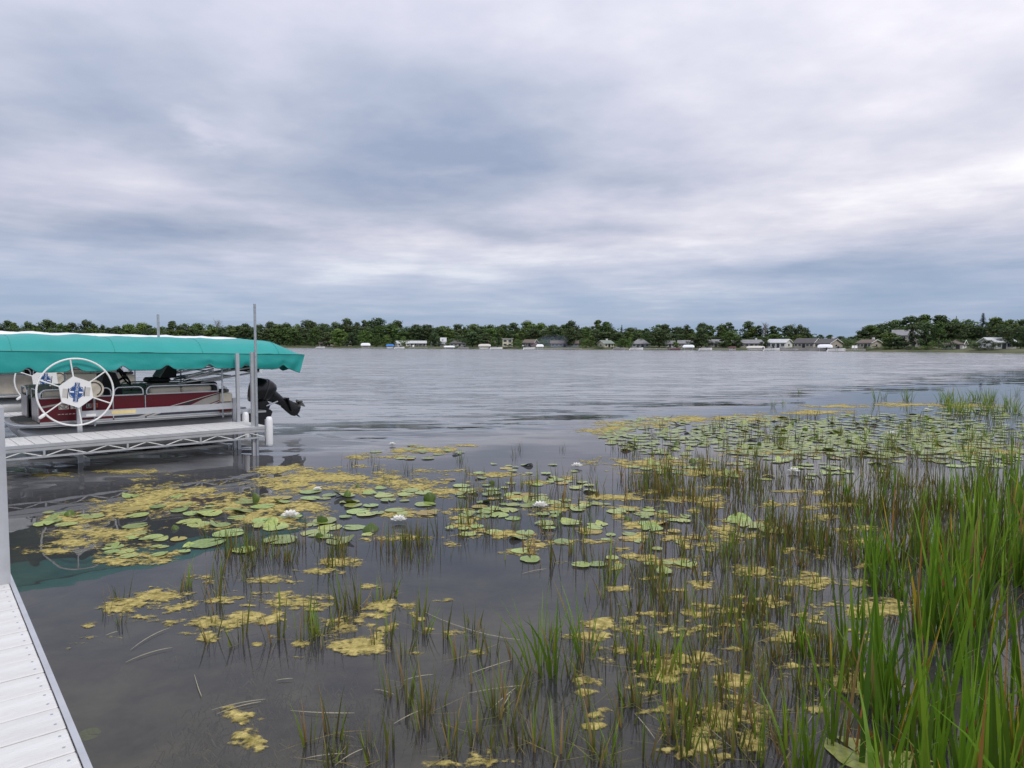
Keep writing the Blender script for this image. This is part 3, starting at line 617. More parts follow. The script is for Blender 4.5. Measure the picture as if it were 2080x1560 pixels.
# ------------------------------------------------------------------ far shore: trees
BARK = mat('bark', (0.09, 0.075, 0.06), .9, var=.3)
LEAF_D = mat('dark_foliage', (0.044, 0.074, 0.030), .75, var=.45, vscale=.35, c2=(.100, .146, .056), objrand=.22, spec=.2)  # lightened and greyed: distant haze put into the leaf colour
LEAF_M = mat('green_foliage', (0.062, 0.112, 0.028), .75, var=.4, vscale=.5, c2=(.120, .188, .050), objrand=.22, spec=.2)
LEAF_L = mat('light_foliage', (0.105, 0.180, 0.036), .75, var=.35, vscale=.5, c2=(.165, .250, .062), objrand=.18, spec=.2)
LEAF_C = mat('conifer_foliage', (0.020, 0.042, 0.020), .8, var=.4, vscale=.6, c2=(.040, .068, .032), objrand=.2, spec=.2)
def leaf(mb, p, n, s, rng):
    a = n.orthogonal().normalized(); b = n.cross(a); w = rng.uniform(0, 2 * PI); a, b = a * math.cos(w) + b * math.sin(w), b * math.cos(w) - a * math.sin(w)
    mb.add([p - a * s, p - b * s * .6, p + a * s * 1.1, p + b * s * .65], [(0, 1, 2, 3)])
def tree_proto(kind, seed):
    rng = random.Random(seed); tr, cr_ = MB(), MB()
    if kind == 'conifer':
        tr.tube([(0, 0, -.6), (0, 0, 3), (0, 0, 9.6)], [.2, .16, .03], 7)
        for k in range(46):
            z = 1.0 + 9 * k / 46; R = (10.1 - z) * .27 * rng.uniform(.75, 1.12)
            for j in range(9):
                a = rng.uniform(0, 2 * PI); d = Vector((math.cos(a), math.sin(a), -.25))
                for q in (.35, .6, .85, 1.0): leaf(cr_, Vector((0, 0, z)) + d * R * q + Vector((rng.uniform(-.1, .1), rng.uniform(-.1, .1), 0)), (d * .4 + Vector((0, 0, 1))).normalized(), .20, rng)
        return tr.mesh('trunk', BARK), cr_.mesh('crown', LEAF_C, recalc=False)
    if kind == 'bare':
        tr.tube([(0, 0, -.6), (.1, 0, 4), (0, .1, 7)], [.18, .12, .05], 6)
        for k in range(26):
            z = rng.uniform(2.5, 7); a = rng.uniform(0, 2 * PI); d = Vector((math.cos(a) * .5, math.sin(a) * .5, .8)); L = rng.uniform(1.2, 3.2) * (1.2 - z / 12)
            p0 = Vector((0, 0, z)); p1 = p0 + d * L * .5; p2 = p0 + d * L + Vector((0, 0, .4)); tr.tube([p0, p1, p2], [.06, .04, .015], 5)
            for j in range(3): tr.tube([p1, p1 + Vector((rng.uniform(-.7, .7), rng.uniform(-.7, .7), rng.uniform(.4, 1.2)))], [.03, .01], 4)
        return tr.mesh('trunk', mat('dead_bark', (.20, .18, .16), .9)), None
    low = {'round': .11, 'tall': .10, 'open': .20, 'shrub': .02, 'small': .07}[kind]
    if kind != 'shrub':
        tr.tube([(0, 0, -.6), (.05, .05, 2), (.1, -.05, 5), (0, 0, 8)], [.26, .20, .12, .03], 7)
    nb = {'round': 30, 'tall': 27, 'open': 22, 'shrub': 16, 'small': 20}[kind]
    for k in range(nb):
        u = (k + rng.random()) / nb; z = 10 * (low + (.96 - low) * u)
        env = math.sin(min(1, (u * .80 + .20)) * PI) ** .5
        a = k * 2.4 + rng.uniform(-.9, .9); rr = env * rng.uniform(.15, 1.15) * {'round': 2.9, 'tall': 2.1, 'open': 3.0, 'shrub': 4.2, 'small': 2.7}[kind]
        c = Vector((math.cos(a) * rr, math.sin(a) * rr, z)); R = rng.uniform(.6, 1.6) * {'round': 1.1, 'tall': 1.0, 'open': .82, 'shrub': 1.4, 'small': 1.05}[kind]
        if kind != 'shrub' and k % 2 == 0: tr.tube([(0.05, 0, z * .62), c * .6 + Vector((0, 0, z * .3)), c], [.09, .06, .02], 5)
        for j in range(74 if kind != 'open' else 60):
            d = Vector((rng.gauss(0, 1), rng.gauss(0, 1), rng.gauss(0, 1) * .8)).normalized(); q = R * rng.uniform(.55, 1.08)
            nn = (d + Vector((rng.uniform(-.7, .7), rng.uniform(-.7, .7), rng.uniform(-.3, .9)))).normalized()
            leaf(cr_, c + Vector((d.x * q, d.y * q, d.z * q * .75)), nn, rng.uniform(.20, .40), rng)
    return (tr.mesh('trunk', BARK) if tr.v else None), cr_.mesh('crown', LEAF_M, recalc=False)
PROTO = {k: [tree_proto(k, i * 17 + 3) for i in range(n)] for k, n in (('round', 4), ('tall', 3), ('open', 3), ('conifer', 2), ('shrub', 3), ('small', 2), ('bare', 1))}
KIND_WORD = {'round': 'broad leafy', 'tall': 'tall narrow', 'open': 'loose open-crowned', 'conifer': 'pointed conifer', 'shrub': 'low bushy', 'small': 'small rounded', 'bare': 'bare dead'}
TONE_WORD = {'D': 'dark green', 'M': 'mid green', 'L': 'light green', 'C': 'dark spruce'}
ZONES = ((470, 'above the teal canopy'), (640, 'behind the tall dock pipe'), (860, 'behind the white cottages'), (1050, 'behind the boat covers on the middle shore'), (1200, 'behind the smoking shoreline house'),
         (1330, 'behind the cream cottage'), (1480, 'among the grey roofed cottages'), (1730, 'behind the twin long houses'), (1860, 'by the lone tan house'), (9999, 'on the wooded point'))
def zone(x): return next(z for lim, z in ZONES if x < lim)
tree_n = [0]
def tree(x, ytop, wpx, kind='round', tone='D', b=40, extra=''):
    D = shore_D(x) + b; base = at(x, b, land_z(b)); h = (base.z * 0 + (H - (ytop - HY) * D / F)) - base.z
    if h < .8: return
    if kind == 'shrub': nm = 'shoreline_bush'; cat = 'bush'
    else: nm = {'conifer': 'conifer_tree', 'bare': 'dead_tree'}.get(kind, 'leafy_tree'); cat = 'tree'
    w = wpx * D / F * 1.22; pw = {'round': 7.6, 'tall': 5.6, 'open': 7.4, 'conifer': 5.0, 'shrub': 10.5, 'small': 7.0, 'bare': 4.5}[kind]
    tw, cm = PROTO[kind][tree_n[0] % len(PROTO[kind])]; tree_n[0] += 1
    what = f"{TONE_WORD[tone] if kind != 'bare' else 'grey'} {KIND_WORD[kind]} {'bush' if kind == 'shrub' else 'tree'} {extra or zone(x)}"
    o = empty(nm, base, random.uniform(0, 6.28), what, cat, ('bushes ' if kind == 'shrub' else 'trees ') + zone(x))
    o.scale = (w / pw * random.uniform(.8, 1.25), w / pw * random.uniform(.8, 1.2), h / (9.9 if kind != 'bare' else 8.2))
    for me, nme in ((tw, 'trunk'), (cm, 'crown')):
        if me is None: continue
        c = bpy.data.objects.new(nme, me); col.objects.link(c); c.parent = o
        if nme == 'crown' and kind != 'conifer':
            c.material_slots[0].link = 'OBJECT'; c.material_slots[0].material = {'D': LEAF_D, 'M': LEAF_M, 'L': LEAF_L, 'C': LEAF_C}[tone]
# the skyline, tree by tree: photo column, top row, width, kind, tone, metres inland
for a in ((20, 652, 34, 'round', 'D'), (62, 655, 30, 'round', 'M'), (100, 650, 34, 'round', 'D'), (128, 658, 26, 'open', 'M'), (150, 656, 24, 'round', 'D'), (181, 652, 30, 'round', 'D'), (212, 661, 20, 'open', 'D'),
          (240, 663, 28, 'round', 'D'), (268, 659, 28, 'round', 'L'), (292, 657, 34, 'round', 'L'), (330, 664, 24, 'round', 'M'), (353, 652, 26, 'tall', 'D'), (378, 658, 26, 'round', 'D'), (405, 657, 30, 'round', 'M'), (430, 660, 24, 'round', 'M'),
          (445, 649, 30, 'bare', 'D'), (470, 662, 26, 'open', 'M'), (500, 658, 30, 'round', 'D'), (528, 660, 28, 'round', 'D'), (553, 654, 32, 'round', 'D'), (585, 657, 32, 'round', 'M'), (628, 651, 36, 'round', 'D'), (606, 660, 30, 'open', 'L'),
          (660, 658, 32, 'round', 'D'), (684, 656, 30, 'round', 'D'), (707, 647, 30, 'tall', 'D'), (740, 650, 30, 'open', 'D'), (770, 647, 34, 'round', 'D'), (808, 652, 38, 'round', 'D'), (846, 660, 34, 'round', 'D'), (868, 660, 34, 'round', 'D'),
          (900, 663, 30, 'round', 'M'), (930, 659, 34, 'round', 'D'), (962, 659, 36, 'round', 'M'), (995, 660, 32, 'round', 'M'), (1022, 660, 34, 'round', 'D'), (1042, 656, 28, 'tall', 'D'), (1072, 653, 34, 'round', 'L'), (1098, 657, 34, 'round', 'L'),
          (1122, 661, 34, 'round', 'M'), (1144, 660, 30, 'round', 'D'), (1161, 653, 27, 'round', 'D'), (1190, 665, 30, 'round', 'M'), (1216, 650, 38, 'open', 'M'), (1236, 665, 30, 'round', 'D'), (1262, 660, 16, 'conifer', 'C'), (1280, 666, 40, 'round', 'D'),
          (1312, 668, 30, 'open', 'M'), (1336, 659, 34, 'open', 'M'), (1349, 659, 24, 'tall', 'D'), (1376, 665, 30, 'round', 'D'), (1394, 661, 26, 'open', 'D'), (1424, 657, 34, 'round', 'D'), (1402, 668, 24, 'tall', 'M'),
          (1478, 656, 40, 'open', 'D'), (1462, 661, 22, 'open', 'M'), (1517, 653, 24, 'tall', 'D'), (1540, 661, 30, 'open', 'D'), (1552, 655, 26, 'bare', 'D'), (1570, 662, 34, 'open', 'D'), (1600, 662, 36, 'open', 'D'), (1607, 657, 32, 'bare', 'D'), (1622, 661, 26, 'open', 'D'),
          (1642, 677, 22, 'open', 'M'), (1664, 680, 24, 'open', 'M'), (1684, 680, 20, 'tall', 'M'), (1705, 683, 22, 'round', 'D'), (1728, 684, 26, 'round', 'M'), (1746, 673, 30, 'round', 'M'),
          (1765, 661, 34, 'round', 'M'), (1790, 658, 40, 'round', 'D'), (1815, 651, 40, 'round', 'M'), (1846, 643, 38, 'tall', 'D'), (1874, 639, 40, 'tall', 'M'), (1906, 641, 40, 'tall', 'D'), (1936, 649, 36, 'round', 'M'), (1938, 642, 12, 'conifer', 'C'),
          (1962, 650, 34, 'round', 'M'), (1992, 636, 36, 'conifer', 'C'), (2018, 645, 34, 'tall', 'M'), (2048, 650, 36, 'round', 'M'), (2076, 649, 34, 'tall', 'D'), (2110, 650, 40, 'round', 'D')):
    tree(*a, b=random.uniform(42, 58))
    if a[3] in ('round', 'open') and not 1640 < a[0] < 1740:
        tree(a[0] + random.choice((-1, 1)) * random.uniform(9, 16), a[1] + random.uniform(3, 7), a[2] * random.uniform(.7, 1.0), random.choice(('open', 'tall', 'round')), random.choice('DMDM'), b=random.uniform(40, 60))
# lower growth that closes the wood behind the cottages
x = 5.0
while x < 2100:
    sky = float(np.interp(x, [0, 600, 720, 1000, 1180, 1430, 1450, 1640, 1660, 1740, 1780, 1860, 2100], [666, 664, 660, 666, 668, 674, 684, 676, 690, 690, 672, 655, 658]))
    if not 1638 < x < 1745:
        tree(x, sky + random.uniform(0, 7), random.uniform(26, 36), random.choice(['round', 'round', 'small', 'open']), random.choice('DDDDMM'), b=random.uniform(32, 39))
    x += random.uniform(17, 25)
# the wood behind, too close-grown to tell its trees apart
um = MB(); ru = random.Random(9)
x = -40.0
while x < 2130:
    sky = float(np.interp(x, [0, 600, 720, 1000, 1180, 1430, 1450, 1640, 1660, 1740, 1780, 1860, 2100], [668, 667, 663, 668, 671, 677, 686, 682, 690, 690, 676, 660, 660]))
    b = ru.uniform(58, 74); D = shore_D(x) + b; c = at(x, b, 0); top = H - (sky + ru.uniform(-11, 3) - HY) * D / F; R = ru.uniform(8, 13) * D / F
    for j in range(150):
        d = Vector((ru.gauss(0, 1), ru.gauss(0, 1), ru.gauss(0, 1))).normalized() * ru.uniform(.6, 1.05); zc = ru.uniform(.12, .78) * top
        leaf(um, c + Vector((d.x * R, d.y * R * .7, zc + d.z * top * .24)), Vector((d.x, d.y - .6, d.z + .5)).normalized(), ru.uniform(.45, .8), ru)
    x += ru.uniform(5, 8)
x = -40.0
while x < 2130:
    b = ru.uniform(27, 34); D = shore_D(x) + b; c = at(x, b, land_z(b)); hgt = ru.uniform(5, 15) * D / F
    for j in range(46):
        leaf(um, c + Vector((ru.gauss(0, 1.6), ru.gauss(0, 1), ru.uniform(0, hgt))), Vector((ru.uniform(-1, 1), -1, ru.uniform(0, 1.2))).normalized(), ru.uniform(.3, .5), ru)
    x += ru.uniform(4, 8)
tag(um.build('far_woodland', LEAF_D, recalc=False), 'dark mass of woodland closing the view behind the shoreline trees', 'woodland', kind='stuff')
# single trees and bushes between and in front of the cottages
for a in ((690, 669, 32, 'round', 'L', 12), (742, 671, 30, 'round', 'L', 12), (766, 681, 20, 'small', 'M', 9), (786, 682, 20, 'small', 'L', 9), (664, 675, 28, 'round', 'D', 11), (718, 676, 26, 'round', 'D', 14), (820, 683, 13, 'small', 'L', 8), (640, 668, 28, 'round', 'M', 14), (600, 672, 36, 'round', 'M', 12),
          (884, 676, 27, 'round', 'D', 13), (960, 675, 38, 'round', 'D', 12), (990, 677, 28, 'round', 'D', 13), (1012, 672, 15, 'conifer', 'C', 14), (1004, 685, 13, 'small', 'M', 8), (1053, 690, 26, 'shrub', 'M', 10), (1035, 700, 24, 'shrub', 'D', 4), (1060, 702, 24, 'shrub', 'M', 3),
          (1160, 668, 30, 'round', 'D', 16), (1188, 690, 20, 'shrub', 'L', 6), (1200, 682, 22, 'small', 'M', 9), (1228, 675, 36, 'round', 'D', 30), (1263, 688, 26, 'round', 'M', 8), (1278, 685, 14, 'small', 'L', 9), (1216, 703, 30, 'shrub', 'M', 3), (1310, 674, 24, 'small', 'M', 16),
          (1338, 668, 40, 'round', 'D', 11), (1371, 694, 13, 'small', 'L', 8), (1424, 667, 38, 'round', 'D', 11), (1410, 683, 24, 'small', 'D', 9), (1482, 673, 34, 'round', 'M', 11), (1466, 683, 26, 'small', 'D', 10), (1499, 684, 13, 'tall', 'D', 10),
          (1552, 684, 16, 'small', 'D', 8), (1719, 693, 26, 'shrub', 'M', 9), (1806, 676, 44, 'round', 'M', 9), (1822, 686, 40, 'round', 'D', 7), (1850, 660, 32, 'open', 'D', 14), (1876, 655, 30, 'tall', 'D', 11), (1905, 655, 34, 'open', 'M', 12), (1893, 694, 30, 'shrub', 'M', 7),
          (1924, 692, 28, 'shrub', 'D', 6), (2004, 691, 46, 'shrub', 'D', 6), (1986, 696, 22, 'shrub', 'D', 5), (2040, 665, 30, 'tall', 'D', 13), (2070, 665, 36, 'round', 'D', 12), (1996, 668, 30, 'conifer', 'C', 24), (1872, 702, 26, 'shrub', 'L', 5), (1775, 703, 30, 'shrub', 'L', 4),
          (1800, 704, 24, 'shrub', 'M', 3), (1758, 703, 10, 'shrub', 'M', 5), (1846, 703, 26, 'shrub', 'D', 4)):
    tree(*a[:5], b=a[5], extra='at the waterside ' + ' '.join(zone(a[0]).split()[1:] if False else zone(a[0]).split()))

# ------------------------------------------------------------------ far shore: cottages
WALLS = {'white': (.74, .74, .72), 'cream': (.66, .62, .47), 'tan': (.40, .36, .30), 'beige': (.46, .42, .36), 'grey': (.36, .37, .38), 'brown': (.17, .11, .09), 'blue': (.20, .22, .34), 'mauve': (.24, .17, .21)}
ROOFS = {'grey': (.24, .24, .25), 'dark': (.095, .09, .09), 'pale': (.52, .53, .54), 'brown': (.15, .12, .10), 'green': (.22, .25, .22)}
def house(x0, x1, hpx, wall, roof, label, b=20, yaw=0.0, wins=3, eave=.56, door=True, hip=0.0, depth=6.0, porch=False, storeys=1, flat=False):
    xc = (x0 + x1) / 2; D = shore_D(xc) + b; w = (x1 - x0) * D / F; h = hpx * D / F; he = h * eave
    base = at(xc, b, land_z(b) - .05); view = math.atan2(-base.x, base.y)
    a = yaw; Lw = max(2.5, (w - depth * abs(math.sin(a))) / math.cos(a))
    r = empty('cottage', base, view + a, label, 'house', 'cottages on the far shore')
    wm = mat('wall_' + wall, WALLS[wall], .75, var=.08, vscale=1.5); rm = mat('roof_' + roof, ROOFS[roof], .8, var=.15, vscale=1.2)
    hx, hy = Lw / 2, depth / 2
    if flat: MB().box(-hx, hx, -hy, hy, -.4, h * .93).build('wall', wm, r)
    else:
        MB().prism([(-hy, -.4), (hy, -.4), (hy, he), (0, h * .97 if hip == 0 else he + .01), (-hy, he)], -hx, hx, 'yz').build('wall', wm, r)
    o_ = .35
    if flat: rf = MB().box(-hx - o_, hx + o_, -hy - o_, hy + o_, h * .932, h).build('roof', rm, r)
    else:
        k = (h - he) / hy; zl = he - k * o_; hh = hip * hy
        rf = MB().add([(-hx - o_, -hy - o_, zl), (hx + o_, -hy - o_, zl), (hx + o_ - hh, 0, h), (-hx - o_ + hh, 0, h), (-hx - o_, hy + o_, zl), (hx + o_, hy + o_, zl),
                       (-hx - o_, -hy - o_, zl + .14), (hx + o_, -hy - o_, zl + .14), (hx + o_ - hh, 0, h + .14), (-hx - o_ + hh, 0, h + .14), (-hx - o_, hy + o_, zl + .14), (hx + o_, hy + o_, zl + .14)],
                      [(6, 7, 8, 9), (9, 8, 11, 10), (0, 3, 2, 1), (3, 4, 5, 2), (0, 1, 7, 6), (4, 10, 11, 5), (1, 2, 8, 7), (2, 5, 11, 8), (0, 6, 9, 3), (3, 9, 10, 4)]).build('roof', rm, r)
        if hip: sub_o = MB().add([(-hx - o_, -hy - o_, zl), (-hx - o_, hy + o_, zl), (-hx - o_ + hh, 0, h), (hx + o_, -hy - o_, zl), (hx + o_, hy + o_, zl), (hx + o_ - hh, 0, h)], [(0, 2, 1), (3, 4, 5)]).build('roof_hip', rm, None); 
        if hip: sub_o.parent = rf
    zt = he if not flat else h * .9
    trim = mat('white_trim', (.72, .72, .70), .6)
    for st in range(storeys):
        z0 = zt * (st + .30) / storeys; z1 = zt * (st + .80) / storeys
        slots = wins + (1 if door and st == 0 else 0)
        for i in range(slots):
            cx = -hx + Lw * (i + .5) / slots; ww = min(.75, Lw / slots * .30)
            if door and st == 0 and i == slots // 2:
                d = MB().box(cx - .45, cx + .45, -hy - .06, -hy - .003, -.1, z1 + .05).build('door', GLASSD if wall != 'white' else mat('dark_door', (.06, .06, .07), .5), r)
                c = MB().box(cx - .53, cx + .53, -hy - .05, -hy - .002, z1 + .06, z1 + .15).build('door_frame', trim, None); c.parent = d
            else:
                wd = MB().box(cx - ww - .09, cx + ww + .09, -hy - .05, -hy - .002, z0 - .09, z1 + .09).build('window', trim, r)
                c = MB().box(cx - ww, cx - .03, -hy - .07, -hy - .052, z0, z1).box(cx + .03, cx + ww, -hy - .07, -hy - .052, z0, z1).build('pane', GLASSD, None); c.parent = wd
    sgn = 1 if a < 0 else -1
    if abs(a) > .1 and not flat:
        wd = MB().box(*sorted((sgn * (hx + .002), sgn * (hx + .05))), -.6, .6, he * .30, he * .82).build('window', trim, r)
        c = MB().box(*sorted((sgn * (hx + .052), sgn * (hx + .07))), -.5, .5, he * .36, he * .76).build('pane', GLASSD, None); c.parent = wd
        MB().bar((sgn * (hx + o_ + .02), -hy - o_, zl + .03), (sgn * (hx + o_ + .02), 0, h + .05), .05, .2).bar((sgn * (hx + o_ + .02), hy + o_, zl + .03), (sgn * (hx + o_ + .02), 0, h + .05), .05, .2).build('gable_trim', trim, r)
    if porch:
        for i in range(5): MB().box(-hx + .15 + i * (Lw - .3) / 4 - .09, -hx + .15 + i * (Lw - .3) / 4 + .09, -hy - 1.6, -hy - 1.42, -.3, he * .95).build('porch_column', trim, r)
        MB().add([(-hx - .2, -hy - 1.9, he * .93), (hx + .2, -hy - 1.9, he * .93), (hx + .2, -hy - .36, he * 1.06), (-hx - .2, -hy - .36, he * 1.06), (-hx - .2, -hy - 1.9, he * .93 + .12), (hx + .2, -hy - 1.9, he * .93 + .12), (hx + .2, -hy - .36, he * 1.06 + .12), (-hx - .2, -hy - .36, he * 1.06 + .12)],
                 [(0, 3, 2, 1), (4, 5, 6, 7), (0, 1, 5, 4), (1, 2, 6, 5), (2, 3, 7, 6), (3, 0, 4, 7)]).build('porch_roof', rm, r)
    if roof == 'green' or wall == 'tan':
        c = MB().box(-.3 + hx * .4, .3 + hx * .4, .3, .9, h * .8, h + .7).build('chimney', trim, None); c.parent = rf
    return r
house(650, 682, 9.5, 'tan', 'brown', 'low brown cottage half hidden by dark trees beside the teal canopy end', b=22)
house(696, 716, 9.5, 'beige', 'grey', 'pale cottage glimpsed behind the light green shoreline tree', b=22, wins=2)
house(803, 832, 10.5, 'white', 'pale', 'small white cottage with a small round tree before it', b=18, yaw=.25, wins=3)
house(834, 866, 10.5, 'white', 'pale', 'white cottage with columned porch next to the small white cottage', b=20, wins=4, porch=True)
house(876, 907, 8.5, 'grey', 'grey', 'low grey cottage right of the porch cottage', b=18, wins=3, yaw=-.2)
house(896, 906, 16, 'white', 'pale', 'narrow white two-storey house rising behind the low grey cottage', b=27, wins=1, storeys=2, door=False, depth=4)
house(914, 946, 10.5, 'grey', 'dark', 'hip roofed dark grey cottage behind the long white boat cover', b=20, hip=.8, wins=3)
house(983, 1006, 11, 'brown', 'brown', 'brown cottage behind the pale round boat cover', b=21, wins=2)
house(1021, 1041, 16.5, 'cream', 'pale', 'flat roofed two-storey cream house with stacked windows', b=16, storeys=2, flat=True, wins=2, door=False, depth=5)
house(1062, 1093, 14, 'mauve', 'brown', 'mauve brown gabled house left of the smoke', b=17, yaw=-.35, wins=3)
house(1119, 1174, 12, 'blue', 'brown', 'long dusky blue house veiled by the smoke', b=17, wins=6)
house(1213, 1246, 13.5, 'cream', 'green', 'cream cottage with grey-green roof and two small gable windows', b=12, yaw=.5, wins=2)
house(1283, 1317, 16, 'grey', 'grey', 'steep grey roofed cottage with white doors', b=14, hip=.9, eave=.45, wins=3)
house(1351, 1369, 12, 'white', 'grey', 'small grey roofed cottage between the big dark shore trees', b=16, wins=2)
house(1377, 1409, 13, 'beige', 'grey', 'beige cottage behind the white boat lift canopy', b=16, wins=4)
house(1437, 1462, 15, 'beige', 'grey', 'grey roofed beige cottage just right of a dark round tree', b=16, wins=3)
house(1464, 1497, 13, 'beige', 'grey', 'pale beige cottage partly behind a green shore tree', b=18, wins=4)
house(1503, 1547, 15, 'tan', 'grey', 'tan cottage with wide grey roof and dark glass doors', b=14, wins=4)
house(1557, 1606, 16.5, 'white', 'pale', 'white cottage with pale roof and gable left of the twin long houses', b=13, yaw=-.4, wins=3, eave=.6)
house(1613, 1663, 18, 'beige', 'dark', 'long beige house with dark roof and a row of dark windows', b=15, yaw=-.38, wins=4, eave=.52)
house(1656, 1707, 18.5, 'tan', 'dark', 'long tan house with black roof and blank gable end behind a white pontoon shelter', b=10, yaw=-.55, wins=3, eave=.52, depth=7)
house(1741, 1786, 16.5, 'tan', 'brown', 'lone tan house with white edged gable at the start of the wooded point', b=13, yaw=-.5, wins=3, eave=.62)
house(1815, 1878, 34, 'beige', 'grey', 'tall beige house hidden among the trees of the wooded point', b=24, wins=5, storeys=2, eave=.7)
house(1918, 1957, 17, 'white', 'brown', 'white garage with brown hip roof on the wooded point', b=11, hip=.9, wins=1, eave=.56, yaw=-.15)
house(1990, 2054, 22, 'white', 'pale', 'large white gabled house behind dark bushes on the wooded point', b=13, yaw=.5, wins=4, eave=.6)

# ------------------------------------------------------------------ far shore: small waterside things
def far_cover(x0, x1, hpx, m, label, b=-2.0, hull=True):
    xc = (x0 + x1) / 2; D = shore_D(xc) + b; w = (x1 - x0) * D / F; h = hpx * D / F; p = at(xc, b, 0); r = empty('shore_boat_lift', p, math.atan2(-p.x, p.y), label, 'boat lift', 'covered boat lifts along the far shore')
    rows = [[(s * w / 2, y, h * (.62 + .38 * math.sqrt(max(0, 1 - (y / 1.25) ** 2)) * (1 - .5 * abs(s) ** 6)) - (.10 * h if abs(y) > 1.2 else 0)) for y in (-1.26, -1.24, -1.0, -.5, 0, .5, 1.0, 1.24, 1.26)] for s in np.linspace(-1, 1, 12)]
    MB().grid(rows).build('canopy', m, r, smooth=True)
    for sx_ in (-.7, .7):
        for y in (-1.15, 1.15): MB().box(sx_ * w / 2 - .05, sx_ * w / 2 + .05, y - .05, y + .05, -.8, h * .66).build('post', ALU, r)
    if hull:
        MB().prism([(-w * .42, .28), (-w * .36, .08 + h * .05), (w * .40, .08 + h * .05), (w * .44, h * .3), (-w * .46, h * .34)], -.9, .9).build('boat_hull', WHITE_PAINT if m is not WHITE_CANVAS else GREY_D, r)
PALE = mat('pale_canvas', (.62, .58, .53), .6)
for a in ((734, 753, 11, WHITE_CANVAS, 'white canopied boat lift left of the blue one on the far shore'), (785, 801, 9, LBLUE, 'bright blue canopied boat lift beside the white cottages'), (902, 924, 6.5, WHITE_CANVAS, 'long low white boat cover before the hip roofed cottage'),
          (972, 997, 10.5, PALE, 'pale cream boat cover on the middle far shore'), (1089, 1104, 10.5, WHITE_CANVAS, 'white boat lift beside the smoke'), (1386, 1409, 11, WHITE_CANVAS, 'white canopied boat lift before the beige cottage'),
          (1516, 1551, 9.5, PALE, 'long pale boat cover before the tan cottage'), (1660, 1688, 14, WHITE_CANVAS, 'white pontoon shelter before the black roofed long house'), (1478, 1494, 8, mat('dark_red_cover', (.10, .03, .03), .6), 'dark red boat cover before the pale beige cottages')):
    far_cover(*a)
def far_dock(x, L, label, yaw=0.2):
    p = at(x, -L / 2 - 1, 0); r = empty('shore_dock', p, math.atan2(-p.x, p.y) + yaw, label, 'dock', 'small docks along the far shore')
    MB().box(-.6, .6, -L / 2, L / 2, .42, .52).build('deck', mat('weathered_dock', (.60, .59, .56), .8), r)
    for y in np.linspace(-L / 2 + .2, L / 2 - .2, 4):
        for s in (-.64, .64): MB().box(s - .035, s + .035, y - .035, y + .035, -.8, .8).build('post', GALV, r)
for x, L, yaw, lab in ((660, 9, 1.2, 'small dock left of the white boat cover on the far shore'), (770, 10, 1.3, 'small dock beside the blue boat lift'), (850, 9, 1.1, 'white dock before the porch cottage'), (1120, 14, 1.25, 'long pale dock in front of the smoke veiled house'), (1150, 12, 1.2, 'dock right of the smoke'),
                       (1300, 12, 1.2, 'dock before the steep grey roofed cottage'), (1350, 12, 1.2, 'dock below the big dark shore tree'), (1450, 12, 1.2, 'dock between the white boat lift and the dark red cover'), (1580, 12, 1.1, 'dock before the white gabled cottage'), (1725, 8, 1.2, 'grey dock beside the lone tan house')):
    far_dock(x, L, lab, yaw)
def moored_boat(x, Lm, m, label, b=-4.0, yaw=.3):
    p = at(x, b, 0); r = empty('moored_boat', p, math.atan2(-p.x, p.y) + yaw, label, 'boat', 'small boats moored along the far shore'); h = Lm / 2
    rows = []
    for u in np.linspace(-1, 1, 9):
        w = .85 * (1 - max(0, u) ** 2.5 * .98); rows.append([(u * h, -w, .75 + .15 * max(0, u)), (u * h, -w * .8, .1), (u * h, 0, -.15 + .3 * max(0, u) ** 3), (u * h, w * .8, .1), (u * h, w, .75 + .15 * max(0, u))])
    MB().grid(rows).build('hull', m, r, smooth=40)
    MB().box(-h * .6, h * .1, -.55, .55, .55, 1.05).build('seats', GREY_D, r)
    MB().bar((h * .15, -.5, .8), (h * .02, -.5, 1.35), 1.0, .04, (0, 1, 0)).build('windscreen', GLASSD, r)
    MB().box(-h - .35, -h - .02, -.2, .2, .3, 1.15).build('outboard', BLACK_M, r)
for x, L, m, lab in ((652, 5, WHITE_PAINT, 'white motorboat moored at the small dock by the teal canopy end'), (812, 5, WHITE_PAINT, 'white motorboat before the small white cottage'), (941, 5, GREY_D, 'grey motorboat left of the pale cream boat cover'), (1008, 5.5, WHITE_PAINT, 'white motorboat right of the pale cream boat cover'),
                     (1075, 5, WHITE_PAINT, 'white motorboat left of the boat lift by the smoke'), (1256, 4.5, GREY_D, 'grey motorboat below the cream cottage'), (1292, 5, WHITE_PAINT, 'white motorboat before the steep grey roofed cottage'), (1370, 4.5, MAROON, 'dark red motorboat left of the white canopied lift'),
                     (1432, 4.5, WHITE_PAINT, 'white motorboat right of the white canopied lift'), (1566, 5, WHITE_PAINT, 'white motorboat before the white gabled cottage'), (1697, 5, WHITE_PAINT, 'white motorboat tied right of the white pontoon shelter')):
    moored_boat(x, L, m, lab)
